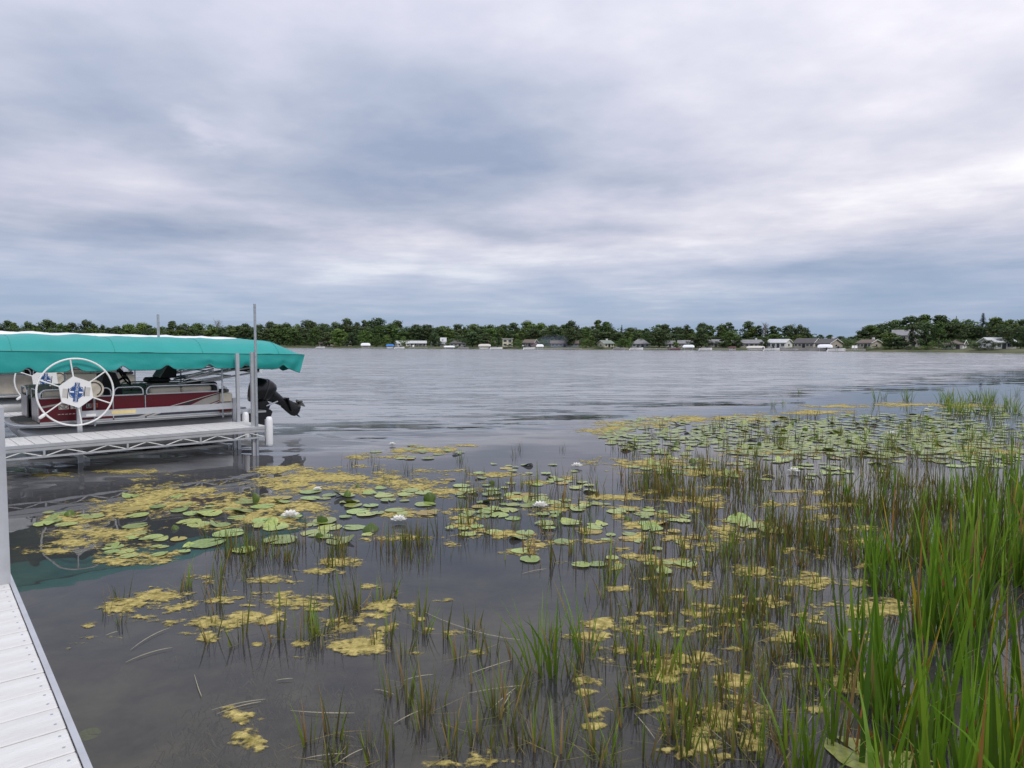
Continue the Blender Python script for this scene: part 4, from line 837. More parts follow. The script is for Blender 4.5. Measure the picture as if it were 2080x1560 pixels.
# low retaining wall of upright boards below the twin long houses
r = empty('retaining_wall', at(1640, -.6, 0), 0, 'low pale board retaining wall below the twin long houses', 'wall')
for i, x in enumerate(np.arange(1566, 1712, 3.2)):
    a, b = at(x, -.6, 0) - r.location, at(x + 3.0, -.6, 0) - r.location
    o = MB().bar(a + Vector((0, 0, .45)), b + Vector((0, 0, .45)), .12, .95).build('board', mat('pale_board', (.36, .34, .30), .85, var=.25, vscale=.3), r)
def chair_on_shore(x, label):
    p = at(x, 3, land_z(3)); r = empty('lawn_chair', p, math.atan2(-p.x, p.y), label, 'chair', 'white lawn chairs on the far shore')
    MB().box(-.35, .35, -.35, .35, .38, .44).build('seat', WHITE_PAINT, r)
    MB().bar((0, .33, .42), (0, .62, 1.15), .68, .05, (0, 1, 0)).build('backrest', WHITE_PAINT, r)
    for s in (-.31, .31): MB().box(s - .03, s + .03, -.34, .34, -.05, .37).build('leg', WHITE_PAINT, r)
for x, l in ((1731, 'white lawn chair left of the pair by the lone tan house'), (1737, 'white lawn chair nearest the lone tan house'), (840, 'white lawn chair before the porch cottage'), (1062, 'white lawn chair by the mauve gabled house')): chair_on_shore(x, l)
# thin blue wood smoke drifting over the shoreline house
sm = bpy.data.materials.new('smoke'); sm.use_nodes = True; sn = sm.node_tree; sn.nodes.clear()
pv = sn.nodes.new('ShaderNodeVolumePrincipled'); pv.inputs['Color'].default_value = (.55, .66, .85, 1); pv.inputs['Density'].default_value = .028
so = sn.nodes.new('ShaderNodeOutputMaterial'); sn.links.new(pv.outputs[0], so.inputs['Volume'])
for k, (x, bb, zc, rx, ry, rz) in enumerate(((1122, 6, 3.2, 6.5, 4, 2.6),)):
    rows = []
    for i in range(9):
        t = PI * i / 8; rows.append([(rx * math.sin(t) * math.cos(a) * (1 + .25 * math.sin(3 * a + i)), ry * math.sin(t) * math.sin(a), rz * math.cos(t) + .5 * math.sin(2 * a + i)) for a in np.linspace(0, 2 * PI, 17)])
    o = MB().grid(rows).build('smoke', None, None); o.location = at(x, bb, zc); o.data.materials.append(sm); tag(o, 'thin blue smoke drifting before the dusky blue house', 'smoke', kind='stuff')

# ------------------------------------------------------------------ water plants
SEG = 5
def blade(mb, p, h, w, lean, ang, droop, c0, c1, tip=None, rng=random, seg=SEG):
    d = Vector((math.cos(ang), math.sin(ang), 0)); f = rng.uniform(0, 2 * PI); s = Vector((math.cos(f), math.sin(f), 0))
    o = len(mb.v)
    for i in range(seg + 1):
        u = i / seg; pos = Vector(p) + Vector((0, 0, h * (u - droop * .35 * u ** 3))) + d * (lean * h * u + droop * h * u * u * .7)
        ww = w * (1 - .12 * u if u < .55 else max(.04, 1.9 - 1.9 * u)) * .5
        for sg in (-1, 1): mb.v.append(tuple(pos + s * ww * sg))
        q = min(1, u * 1.4); cc = [c0[k] * (1 - q) + c1[k] * q for k in range(3)]
        if tip and u > .75: cc = list(tip)
        mb.c += [cc + [1.0]] * 2
    mb.f += [(o + 2 * i, o + 2 * i + 1, o + 2 * i + 3, o + 2 * i + 2) for i in range(seg)]
REED = mat('reed_leaf', (.95, .95, .95), .5, var=.12, vscale=12, attr='tint', objrand=.16, transl=.35, spec=.35)
BR2 = (.22, .165, .050)
G1, G2, G3 = (.140, .270, .016), (.215, .365, .028), (.080, .160, .014)
OL1, OL2, BR, TAN, YEL, RED = (.105, .135, .026), (.165, .205, .040), (.110, .062, .022), (.40, .29, .11), (.58, .37, .04), (.42, .20, .06)
def tuft(kind, seed):
    rng = random.Random(seed); mb = MB(); mb.c = []
    if kind == 'reed':          # short thin stems, browning at the waterline
        for k in range(rng.randint(6, 14)):
            a = rng.uniform(0, 2 * PI); r_ = abs(rng.gauss(0, .11)); hgt = rng.uniform(.10, .40)
            c1 = rng.choice((OL1, OL2, G2, TAN, OL2, BR2, OL1)); blade(mb, (math.cos(a) * r_, math.sin(a) * r_, -.12), hgt + .12, rng.uniform(.007, .015), rng.uniform(-.05, .30), rng.uniform(0, 2 * PI), rng.uniform(-.1, .25), BR if rng.random() < .75 else OL1, c1, TAN if rng.random() < .15 else None, rng, 4)
    elif kind == 'stub':        # cropped brown-based stubs with splayed pale straws
        for k in range(rng.randint(4, 8)):
            a = rng.uniform(0, 2 * PI); r_ = abs(rng.gauss(0, .035)); blade(mb, (math.cos(a) * r_, math.sin(a) * r_, -.15), rng.uniform(.28, .55), rng.uniform(.009, .016), rng.uniform(0, .22), a, rng.uniform(0, .2), BR, rng.choice((OL2, G2, TAN, OL1)), None, rng, 4)
        for k in range(rng.randint(1, 3)):
            a = rng.uniform(0, 2 * PI); blade(mb, (0, 0, .012), .025, .007, rng.uniform(6, 13), a, .1, OL2, TAN, None, rng, 4)
    elif kind == 'sedge':       # mid-height arching blades
        for k in range(rng.randint(7, 12)):
            a = rng.uniform(0, 2 * PI); r_ = abs(rng.gauss(0, .05)); blade(mb, (math.cos(a) * r_, math.sin(a) * r_, -.12), rng.uniform(.38, .74), rng.uniform(.010, .017), rng.uniform(.02, .25), a, rng.uniform(0, .5), OL1, rng.choice((G1, G2, G2)), YEL if rng.random() < .15 else None, rng)
        for k in range(5):
            a = rng.uniform(0, 2 * PI); blade(mb, (math.cos(a) * .05, math.sin(a) * .05, -.1), rng.uniform(.15, .3), .008, .4, a, .4, BR, TAN, None, rng, 4)
    else:                       # cattail: tall, stiff strap leaves
        for k in range(rng.randint(8, 12)):
            a = rng.uniform(0, 2 * PI); r_ = abs(rng.gauss(0, .11)); c1 = rng.choice((G1, G1, G2, G2, G3)); dead = rng.random()
            if dead < .06: c1 = rng.choice((YEL, RED, TAN))
            blade(mb, (math.cos(a) * r_, math.sin(a) * r_, -.2), rng.uniform(.50, 1.22) + .1, rng.uniform(.018, .034), rng.uniform(-.02, .18), rng.uniform(0, 2 * PI), rng.choice((0, .05, .08, .12, .2, .55)), G3 if dead > .12 else BR, c1, YEL if dead > .94 else None, rng, 6)
        for k in range(3):
            a = rng.uniform(0, 2 * PI); blade(mb, (math.cos(a) * .1, math.sin(a) * .1, -.1), rng.uniform(.25, .6), .010, rng.uniform(0, .4), a, rng.uniform(.1, .8), BR, rng.choice((TAN, RED, BR)), None, rng, 4)
    return mb
TUFTS = {k: [tuft(k, 100 * i + 11) for i in range(n)] for k, n in (('reed', 14), ('stub', 10), ('sedge', 8), ('cattail', 12))}
TM = {k: [m.mesh('tuft', REED, recalc=False) for m in v_] for k, v_ in TUFTS.items()}
def pick(poly, n, rng):                                   # n photo positions inside a polygon
    xs, ys = [p[0] for p in poly], [p[1] for p in poly]; out = []
    while len(out) < n:
        x, y = rng.uniform(min(xs), max(xs)), rng.uniform(min(ys), max(ys)); c = False
        for i in range(len(poly)):
            (x1, y1), (x2, y2) = poly[i], poly[i - 1]
            if (y1 > y) != (y2 > y) and x < (x2 - x1) * (y - y1) / (y2 - y1) + x1: c = not c
        if c: out.append((x, y))
    return out
rg = random.Random(21)
MARKS = [(ground(x, y), t) for x, y, t in ((150, 1420, 'close to the white dock walkway'), (300, 1235, 'by the algae rafts nearest the dock walkway'), (700, 1290, 'by the algae rafts left of the lone sedge'), (500, 1480, 'by the lone algae raft low in the frame'), (1110, 1370, 'around the lone arching sedge clump'),
         (1612, 1320, 'beside the compact free-standing cattail clump'), (1490, 1470, 'in the ragged algae raft at the bottom'), (1760, 1240, 'by the oval algae raft beside the cattails'), (1520, 1068, 'by the free group of four pads'), (1098, 1031, 'around the central white lily'), (1172, 949, 'by the outermost white lily of the centre'),
         (590, 1051, 'by the white lily in front of the algae'), (810, 1060, 'by the lily beside the cupped dark leaf'), (797, 904, 'on the small outlying strip off the dock end'), (200, 1070, 'in the pads below the hand wheel'), (400, 1010, 'on the broad algae mat below the dock'), (1613, 960, 'around the white lily inside the reed belt'), (1813, 882, 'around the far white lily'),
         (1340, 880, 'at the near end of the far pad field'), (1236, 1190, 'around the sedge with one yellow blade'), (2000, 1000, 'where the reed belt meets the picture edge'), (900, 1500, 'at the bottom edge left of centre'), (1742, 1530, 'beside the large pad at the bottom'), (2040, 1400, 'deep in the corner bed'), (1900, 1150, 'at the front of the receding bank'), (1840, 815, 'by the outermost dark tufts'))]
def near(p): return min(MARKS, key=lambda q: (q[0] - p).length / max(4, p.y))[1]
places = []      # (ground point, kind, size, label)
GRP = {}
def zone_reeds(poly, n, kind, s0, s1, lab, clump=0.0):
    for (x, y) in pick(poly, n, rg):
        p = ground(x, y)
        if clump and mnoise.noise(Vector((p.x * .9, p.y * .9, 4))) < clump - .35: continue
        places.append((p, kind, rg.uniform(s0, s1), lab))
L_MID = 'short olive reed tuft'
L_BELT = 'brown-green reed tuft'
L_DOCK = 'thin green reed tuft'
L_FAR = 'small thin reed tuft'
L_OPEN = 'cropped brown-based reed stub'
L_RIM = 'dark green spiky sedge tuft'
zone_reeds([(1290, 960), (1700, 930), (2080, 935), (2080, 1180), (1700, 1150), (1450, 1060), (1300, 1010)], 400, 'reed', .7, 1.15, L_BELT, .2)
zone_reeds([(1640, 990), (2080, 960), (2080, 1150), (1760, 1150)], 80, 'reed', .9, 1.25, L_BELT)
zone_reeds([(920, 985), (1300, 960), (1560, 1090), (1700, 1180), (1500, 1300), (1250, 1180), (930, 1110)], 130, 'reed', .6, 1.05, L_MID)
zone_reeds([(1180, 1120), (1700, 1130), (1720, 1400), (1480, 1420), (1260, 1330)], 80, 'reed', .55, .95, L_MID)
zone_reeds([(1300, 960), (1560, 950), (1560, 1010), (1290, 1000)], 50, 'reed', .8, 1.2, L_MID)
zone_reeds([(400, 1090), (760, 1080), (900, 1070), (890, 1150), (700, 1165), (430, 1150)], 46, 'reed', .55, .95, L_DOCK)
zone_reeds([(430, 1130), (720, 1110), (720, 1140), (430, 1170)], 14, 'stub', .6, .8, L_DOCK)
zone_reeds([(1240, 880), (1650, 845), (2080, 840), (2080, 950), (1700, 940), (1290, 960)], 210, 'reed', .6, 1.05, L_FAR)
zone_reeds([(640, 940), (1250, 890), (1250, 960), (800, 990)], 14, 'reed', .5, .8, L_FAR)
zone_reeds([(180, 1200), (420, 1160), (780, 1190), (920, 1240), (900, 1340), (640, 1330), (230, 1290)], 44, 'stub', .6, 1.0, L_OPEN)
zone_reeds([(820, 1240), (1400, 1330), (1640, 1420), (1560, 1556), (560, 1556), (760, 1400)], 90, 'stub', .55, .95, L_OPEN)
zone_reeds([(1180, 1300), (1700, 1300), (1700, 1556), (1350, 1556)], 70, 'stub', .6, 1.0, L_OPEN)
for x, y, s in ((1780, 815, 1.2), (1795, 810, 1.0), (1838, 812, 1.35), (1845, 815, 1.2), (1930, 838, 1.3), (1945, 835, 1.2), (1625, 800, .8), (1570, 826, .7), (1590, 822, .6)): places.append((ground(x, y), 'sedge', s * rg.uniform(.9, 1.05), L_RIM))
for (x, y) in pick([(1900, 815), (2080, 800), (2080, 850), (1930, 850)], 44, rg): places.append((ground(x, y), 'sedge', rg.uniform(.8, 1.35), L_RIM))
for (x, y) in pick([(1740, 850), (2080, 850), (2080, 940), (1700, 930)], 34, rg): places.append((ground(x, y), 'sedge', rg.uniform(.45, .8), L_RIM))
GRP.update({L_MID: 'reeds in the thinning belt', L_BELT: 'reeds in the dense belt', L_DOCK: 'reeds before the dock pads', L_FAR: 'reeds among the far pads', L_OPEN: 'reed stubs in the still water', L_RIM: 'tufts at the outer rim'})
def plant(p, kind, s, name, label, cat, group):
    o = bpy.data.objects.new(name, rg.choice(TM[kind])); col.objects.link(o); o.location = p; o.rotation_euler = (0, 0, rg.uniform(0, 6.28)); o.scale = (s, s, s * rg.uniform(.85, 1.15))
    return tag(o, label, cat, group)
places.sort(key=lambda q: q[0].y)
rest = MB(); rest.c = []
for i, (p, kind, s, lab) in enumerate(places):
    if i < 290 or kind == 'sedge':
        plant(p, kind, s, {'reed': 'reed_tuft', 'stub': 'reed_stub', 'sedge': 'sedge_tuft'}[kind], lab + ' ' + near(p), 'reeds', GRP[lab])
    else:
        m = rg.choice(TUFTS[kind]); a = rg.uniform(0, 6.28); ca, sa = math.cos(a) * s, math.sin(a) * s; o = len(rest.v); tint = rg.uniform(.8, 1.2); tr_ = rg.uniform(.9, 1.25)
        rest.v += [(p.x + q[0] * ca - q[1] * sa, p.y + q[0] * sa + q[1] * ca, q[2] * s) for q in m.v]; rest.f += [tuple(k + o for k in f) for f in m.f]; rest.c += [[c[0] * tint * tr_, c[1] * tint, c[2] * tint, 1] for c in m.c]
tag(rest.build('distant_reeds', REED, recalc=False), 'thin reeds crowding the water beyond the nearer tufts', 'reeds', kind='stuff')
# distinct sedge and cattail clumps that stand free of the bed
for x, y, kind, s, lab in ((1125, 1372, 'sedge', 1.12, 'arching green sedge clump alone in the central foreground water'), (1098, 1362, 'sedge', .95, 'bent-bladed sedge clump touching the lone foreground clump'), (1192, 1338, 'sedge', .9, 'upright sedge clump just behind the lone foreground clump'),
                           (1236, 1190, 'sedge', .85, 'sedge clump with one yellow blade in the middle of the reed belt'), (1612, 1318, 'cattail', .52, 'compact green cattail clump standing free left of the reed bed'), (1632, 1335, 'cattail', .42, 'smaller cattail clump leaning beside the compact one'),
                           (1470, 1130, 'sedge', .8, 'pale green sedge clump beside the far four lily pads'), (1325, 1310, 'sedge', .45, 'short paired sedge shoots among the reed stubs'), (1240, 1520, 'sedge', .42, 'small bright sedge shoot near the bottom edge'),
                           (1230, 1556, 'sedge', .35, 'tiny sedge shoot at the very bottom edge')):
    plant(ground(x, y), kind, s, 'sedge_clump' if kind == 'sedge' else 'cattail_clump', lab, 'reeds', None)
L_BED = 'tall bright green cattail clump'
L_BED2 = 'tall green cattail clump'
for poly, n, s0, s1, lab in (([(1760, 1420), (2200, 1250), (2350, 1600), (2350, 1900), (1800, 1850), (1760, 1600)], 50, .80, 1.02, L_BED), ([(1730, 1350), (1800, 1300), (1810, 1560), (1710, 1560)], 7, .50, .72, L_BED), ([(1590, 1570), (1650, 1570), (1650, 1660), (1580, 1660)], 3, .5, .62, L_BED),
                             ([(1900, 1200), (2160, 1080), (2250, 1250), (2000, 1330), (1860, 1300)], 28, .78, 1.0, L_BED2), ([(1740, 1140), (1900, 1080), (1900, 1220), (1760, 1220)], 12, .45, .72, L_BED2), ([(1960, 1040), (2150, 990), (2150, 1090), (1960, 1120)], 16, .75, 1.0, L_BED2),
                             ([(1700, 1010), (1960, 1000), (1960, 1090), (1700, 1090)], 12, .45, .65, L_BED2)):
    for (x, y) in pick(poly, n, rg): plant(ground(x, y), 'cattail', rg.uniform(s0, s1), 'cattail_clump', lab + ' ' + near(ground(x, y)), 'reeds', 'cattail bed')

# lily pads ------------------------------------------------------
PAD = mat('lily_pad', (.200, .290, .060), .33, var=.3, vscale=4, c2=(.40, .475, .135), objrand=.28, spec=.55)
PAD_D = mat('lily_leaf_dark', (.075, .145, .016), .42, var=.35, vscale=9, c2=(.13, .21, .03), objrand=.15, transl=.25)
PAD_Y = mat('lily_pad_yellowing', (.42, .40, .06), .4, var=.3, vscale=10, c2=(.40, .27, .09), objrand=.2)
def pad_mesh(seed, curl=0.0):
    rng = random.Random(seed); n = 26; vs = [(0, 0, .004)]; notch = .16
    for ring, rr in enumerate((.55, .93, 1.0)):
        for k in range(n):
            a = notch + (2 * PI - 2 * notch) * k / (n - 1); w = 1 + .05 * math.sin(3 * a + seed) + .03 * math.sin(7 * a + seed * 2); r_ = rr * w * (1.03 if abs(a - PI) > 2.4 else 1)
            z = .004 + .006 * math.sin(5 * a + seed) * rr
            if curl: z += curl * max(0, math.cos(a - 1.2 - seed)) ** 3 * rr ** 3
            vs.append((math.cos(a) * r_, math.sin(a) * r_ * .92, z + .012 * (ring == 2) * (.5 + .5 * math.sin(4 * a + seed))))
    fs = [(0, 1 + k, 2 + k) for k in range(n - 1)]
    for q in range(2): fs += [(1 + q * n + k, 1 + (q + 1) * n + k, 2 + (q + 1) * n + k, 2 + q * n + k) for k in range(n - 1)]
    mb = MB(); mb.add(vs, fs); return mb
PADS = [pad_mesh(i) for i in range(6)] + [pad_mesh(9, .35), pad_mesh(12, .5), pad_mesh(14, .25)]
PADM = [m.mesh('pad', PAD, smooth=True) for m in PADS]
pads = []
def pad_zone(cx, cy, rx, ry, n, s0, s1, lab):
    for _ in range(n):
        a, q = rg.uniform(0, 6.28), math.sqrt(rg.random()); p = ground(cx + math.cos(a) * q * rx, cy + math.sin(a) * q * ry); s = rg.uniform(s0 * .7, s1)
        if all((p - o[0]).length > (s + o[1]) * .55 for o in pads[-160:]): pads.append((p, s, lab))
P_DOCK = 'round green lily pad'; P_MID = 'round green lily pad'; P_FAR = 'pale lily pad'
for x, y, s in ((420, 1105, .20), (465, 1085, .19), (560, 1072, .17), (570, 1098, .21), (640, 1083, .18), (495, 1118, .15), (690, 1100, .17), (660, 1060, .17), (720, 1072, .15), (425, 1045, .19), (385, 1060, .16), (280, 1048, .15), (275, 1070, .15), (190, 1050, .14), (135, 1067, .13), (88, 1066, .13), (500, 1020, .17), (535, 1030, .17), (590, 1050, .15), (575, 1012, .15), (630, 1000, .17), (700, 1008, .16), (780, 1008, .15), (265, 1009, .13)): pads.append((ground(x, y), s, P_DOCK))
pad_zone(300, 1110, 90, 26, 22, .07, .12, P_DOCK); pad_zone(330, 1045, 260, 45, 30, .10, .16, P_DOCK); pad_zone(620, 1050, 190, 50, 26, .10, .17, P_DOCK); pad_zone(800, 1030, 90, 42, 20, .10, .16, P_MID)
pad_zone(1060, 985, 150, 45, 60, .09, .15, P_MID); pad_zone(1150, 1060, 260, 42, 74, .08, .15, P_MID); pad_zone(840, 918, 100, 16, 18, .10, .15, P_MID); pad_zone(1240, 1130, 220, 40, 16, .08, .13, P_MID)
for x, y, s in ((1500, 1058, .19), (1525, 1068, .18), (1570, 1078, .18), (1498, 1086, .10)): pads.append((ground(x, y), s, 'lily pad in the small group standing free left of the tall reeds'))
pad_zone(1330, 885, 110, 38, 230, .12, .18, P_FAR); pad_zone(1560, 885, 160, 40, 520, .12, .18, P_FAR); pad_zone(1790, 885, 220, 44, 620, .12, .18, P_FAR); pad_zone(1980, 890, 160, 60, 360, .12, .18, P_FAR); pad_zone(1560, 945, 280, 30, 90, .11, .16, P_FAR); pad_zone(1950, 830, 100, 14, 40, .12, .17, P_FAR)
o = bpy.data.objects.new('lily_pad', PADM[1]); col.objects.link(o); o.location = ground(1742, 1530, .006); o.scale = (.155, .155, .155); o.rotation_euler = (0, 0, 2); tag(o, 'large single lily pad at the bottom edge beside the cattail bed', 'lily pad')
o = bpy.data.objects.new('lily_pad', PADM[3]); col.objects.link(o); o.location = ground(1850, 1552, .006); o.scale = (.12, .12, .12); tag(o, 'lily pad half hidden in the bottom of the cattail bed', 'lily pad')
o = bpy.data.objects.new('lily_pad', PADM[2]); col.objects.link(o); o.location = ground(178, 1492, -.03); o.scale = (.06, .07, .06); tag(o, 'small sunken lily pad beside the near dock edge', 'lily pad')
pads = [(p, s * .86, lab) for p, s, lab in pads]
pads.sort(key=lambda q: q[0].y)
rest = MB()
for i, (p, s, lab) in enumerate(pads):
    k = rg.randrange(6) if rg.random() < .80 else rg.randrange(6, 9); a = rg.uniform(0, 6.28)
    if i < 296:
        o = bpy.data.objects.new('lily_pad', PADM[k]); col.objects.link(o); o.location = (p.x, p.y, .006 + rg.uniform(0, .01)); o.rotation_euler = (rg.uniform(-.03, .03), rg.uniform(-.03, .03), a); o.scale = (s, s, s); tag(o, lab + ' ' + near(p) if len(lab.split()) < 6 else lab, 'lily pad', 'green lily pads')
        if rg.random() < .10: o.material_slots[0].link = 'OBJECT'; o.material_slots[0].material = PAD_Y
    else:
        ca, sa = math.cos(a) * s, math.sin(a) * s; o = len(rest.v); z0 = .006 + rg.uniform(0, .012)
        rest.v += [(p.x + q[0] * ca - q[1] * sa, p.y + q[0] * sa + q[1] * ca, q[2] * s + z0) for q in PADS[k].v]; rest.f += [tuple(j + o for j in f) for f in PADS[k].f]
tag(rest.build('distant_lily_pads', PAD, smooth=True, recalc=False), 'pale green carpet of far lily pads', 'lily pads', kind='stuff')
# leaves that stand up out of the water, folded or cupped
def leaf_up(seed):
    rng = random.Random(seed); rows = []
    for i in range(7):
        v_ = i / 6; w = math.sin((v_ * .86 + .12) * PI) ** .6; rows.append([(math.sin(u * 1.25) * w * .8, (1 - math.cos(u * 1.25)) * w * .9 + .18 * v_ * v_, v_ * 1.15) for u in np.linspace(-1, 1, 9)])
    return MB().grid(rows).mesh('leaf', PAD_D, smooth=True)
LU = [leaf_up(i) for i in range(2)]
ups = [(515, 1024, .15), (697, 1012, .13), (730, 992, .09), (650, 1066, .12), (760, 1082, .17), (147, 1050, .12), (358, 1078, .10), (1408, 942, .13), (1368, 905, .14), (1347, 893, .11), (1275, 1060, .10), (875, 1022, .16), (645, 1096, .10), (1000, 985, .09)] + [(rg.uniform(1480, 2070), rg.uniform(850, 955), rg.uniform(.07, .13)) for _ in range(30)]
for i, (x, y, s) in enumerate(ups):
    o = bpy.data.objects.new('raised_lily_leaf', LU[i % 2]); col.objects.link(o); s *= .72; o.location = ground(x, y, -.01); o.scale = (s * rg.uniform(.7, 1.1), s, s * rg.uniform(.8, 1.2)); o.rotation_euler = (rg.uniform(-.7, .1), rg.uniform(-.3, .3), rg.uniform(-1.2, 1.2))
    tag(o, 'dark lily leaf standing up out of the water near the dock' if x < 900 else ('dark lily leaf raised above the central pads' if x < 1450 else 'dark lily leaf raised above the far pad field'), 'lily leaf', 'raised lily leaves')
# white water lilies
PETAL = mat('lily_petal', (.86, .86, .82), .5, var=.03, transl=.2); STAMEN = mat('lily_stamen', (.75, .52, .05), .6)
def petals(n, L, w, tilt, ph):
    mb = MB()
    for k in range(n):
        a = ph + 2 * PI * k / n; d = Vector((math.cos(a), math.sin(a), 0)); s = Vector((-math.sin(a), math.cos(a), 0)); U_ = Vector((0, 0, 1))
        rows = []
        for u in (0, .3, .65, .88, 1.0):
            c = d * L * u * math.cos(tilt * u ** .3) + U_ * (L * u * math.sin(tilt) + .006); hw_ = w * (math.sin((.12 + u * .86) * PI) ** .8) + .0008; rows.append([tuple(c - s * hw_ + U_ * hw_ * .5), tuple(c), tuple(c + s * hw_ + U_ * hw_ * .5)])
        mb.grid(rows)
    return mb.mesh('petal_ring', PETAL, smooth=True, recalc=False)
RINGS = [petals(9, .085, .02, .28, 0), petals(8, .072, .018, .75, .3), petals(6, .05, .014, 1.15, .1)]
STM = MB().tube([(0, 0, .01), (0, 0, .03), (0, 0, .042)], [.014, .017, .006], 10).mesh('stamens', STAMEN, smooth=True)
for x, y, s, lab in ((590, 1051, 1.0, 'white water lily on open water in front of the large algae mat'), (1098, 1031, .95, 'white water lily in the middle of the central pad group'), (1172, 949, .9, 'white water lily at the outer edge of the central pads'), (810, 1060, .9, 'white water lily low between two pads beside the dark cupped leaf'),
                     (645, 996, .6, 'half open pale lily on a pad behind the raised dark leaf'), (797, 904, .7, 'white water lily on the small outlying algae strip'), (1613, 960, .95, 'white water lily inside the brown reed belt'), (1813, 882, .9, 'white water lily in the far pad field beside a dark raised leaf'), (1882, 833, .8, 'white water lily near the far tall tufts')):
    r = empty('water_lily', ground(x, y, .012), rg.uniform(0, 6), lab, 'flower', 'white water lilies'); r.scale = (s * 1.35, s * 1.35, s * 1.35)
    for q, me in [('petal_ring', m) for m in RINGS] + [('stamens', STM)]:
        c = bpy.data.objects.new(q, me); col.objects.link(c); c.parent = r

# algae mats -----------------------------------------------------
def algae_mat():
    m = mat('algae_mat', (.25, .205, .05), .9, var=.3, vscale=16, c2=(.66, .545, .20), bump=1.0, bscale=50, spec=.2)
    ns, lk = m.node_tree.nodes, m.node_tree.links                  # frays to nothing where the mat is thin
    at_ = ns.new('ShaderNodeAttribute'); at_.attribute_name = 'tint'; t = ns.new('ShaderNodeTexCoord')
    mp = ns.new('ShaderNodeMapping'); mp.inputs['Scale'].default_value = (1, 1.3, 1); lk.new(t.outputs['Object'], mp.inputs[0])
    n = ns.new('ShaderNodeTexNoise'); n.inputs['Scale'].default_value = 24; n.inputs['Detail'].default_value = 6; n.inputs['Roughness'].default_value = 0.7; lk.new(mp.outputs[0], n.inputs[0])
    q = ns.new('ShaderNodeMath'); q.operation = 'MULTIPLY_ADD'; lk.new(n.outputs['Fac'], q.inputs[0]); q.inputs[1].default_value = 4.6; q.inputs[2].default_value = -2.45
    w = ns.new('ShaderNodeMath'); w.operation = 'MULTIPLY_ADD'; lk.new(at_.outputs['Fac'], w.inputs[0]); w.inputs[1].default_value = 1.7; lk.new(q.outputs[0], w.inputs[2]); w.use_clamp = True
    lk.new(w.outputs[0], ns['Principled BSDF'].inputs['Alpha']); return m
EL = [(700, 972, 200, 22), (600, 985, 90, 20), (850, 990, 90, 22), (910, 1000, 60, 10), (400, 1003, 130, 28), (470, 1025, 150, 24), (300, 1022, 120, 20), (520, 1050, 110, 22), (230, 1040, 80, 14), (620, 1030, 70, 14), (720, 995, 60, 14), (200, 1090, 90, 24), (250, 1085, 60, 18), (300, 1130, 60, 16), (120, 1118, 60, 10), (230, 1140, 40, 8),
      (160, 1105, 60, 14), (130, 1055, 60, 10), (860, 914, 80, 8), (760, 928, 60, 6), (940, 905, 40, 4), (270, 958, 70, 6), (100, 965, 80, 5), (560, 952, 50, 5), (840, 1040, 60, 10), (1020, 1085, 90, 7), (1150, 1100, 110, 7), (1120, 1035, 60, 6), (1000, 965, 60, 6), (800, 1095, 90, 8),
      (260, 1225, 70, 14), (320, 1215, 60, 14), (345, 1235, 60, 14), (285, 1255, 50, 10), (375, 1228, 30, 13), (182, 1300, 46, 13), (142, 1318, 24, 5), (440, 1265, 70, 14), (500, 1255, 50, 14), (560, 1212, 66, 18), (640, 1225, 60, 14), (545, 1262, 50, 14), (425, 1295, 26, 12), (690, 1275, 70, 16), (720, 1310, 50, 20), (760, 1230, 40, 12), (530, 1180, 60, 8), (690, 1145, 60, 10), (660, 1160, 40, 8), (430, 1172, 50, 8),
      (1560, 1274, 34, 11), (1760, 1240, 120, 20), (1680, 1230, 60, 12), (1610, 1350, 60, 12), (1650, 1180, 70, 12), (1540, 1160, 60, 10), (1440, 1090, 80, 10), (1330, 1270, 50, 12), (1260, 1320, 50, 14), (1400, 1340, 60, 14), (1200, 1385, 40, 14), (1510, 1450, 110, 26), (1440, 1475, 90, 26), (1530, 1500, 50, 40), (1340, 1375, 60, 14), (1500, 1380, 60, 12), (495, 1455, 45, 20), (505, 1500, 45, 24), (1010, 1548, 60, 16), (900, 1552, 40, 8), (1750, 1390, 80, 20), (1660, 1440, 50, 14),
      (1230, 875, 46, 14), (1290, 862, 90, 10), (1400, 852, 110, 8), (1520, 850, 90, 8), (1650, 838, 100, 6), (1320, 940, 130, 12), (1420, 960, 100, 10), (1560, 918, 120, 8), (1700, 825, 80, 4), (1850, 822, 90, 5), (1950, 825, 80, 6), (1980, 915, 120, 12), (1250, 1010, 90, 9), (1380, 1015, 90, 9)]
ra = random.Random(5)
EL += [(ra.uniform(1250, 1760), ra.uniform(980, 1300), ra.uniform(14, 36), ra.uniform(4, 9)) for _ in range(90)] + [(ra.uniform(1180, 1700), ra.uniform(1250, 1540), ra.uniform(14, 40), ra.uniform(5, 12)) for _ in range(50)] + [(ra.uniform(150, 1000), ra.uniform(1180, 1340), ra.uniform(8, 30), ra.uniform(3, 8)) for _ in range(40)] + [(ra.uniform(900, 1400), ra.uniform(960, 1150), ra.uniform(10, 40), ra.uniform(3, 7)) for _ in range(40)]
ELn = np.array(EL)
am = MB(); am.c = []
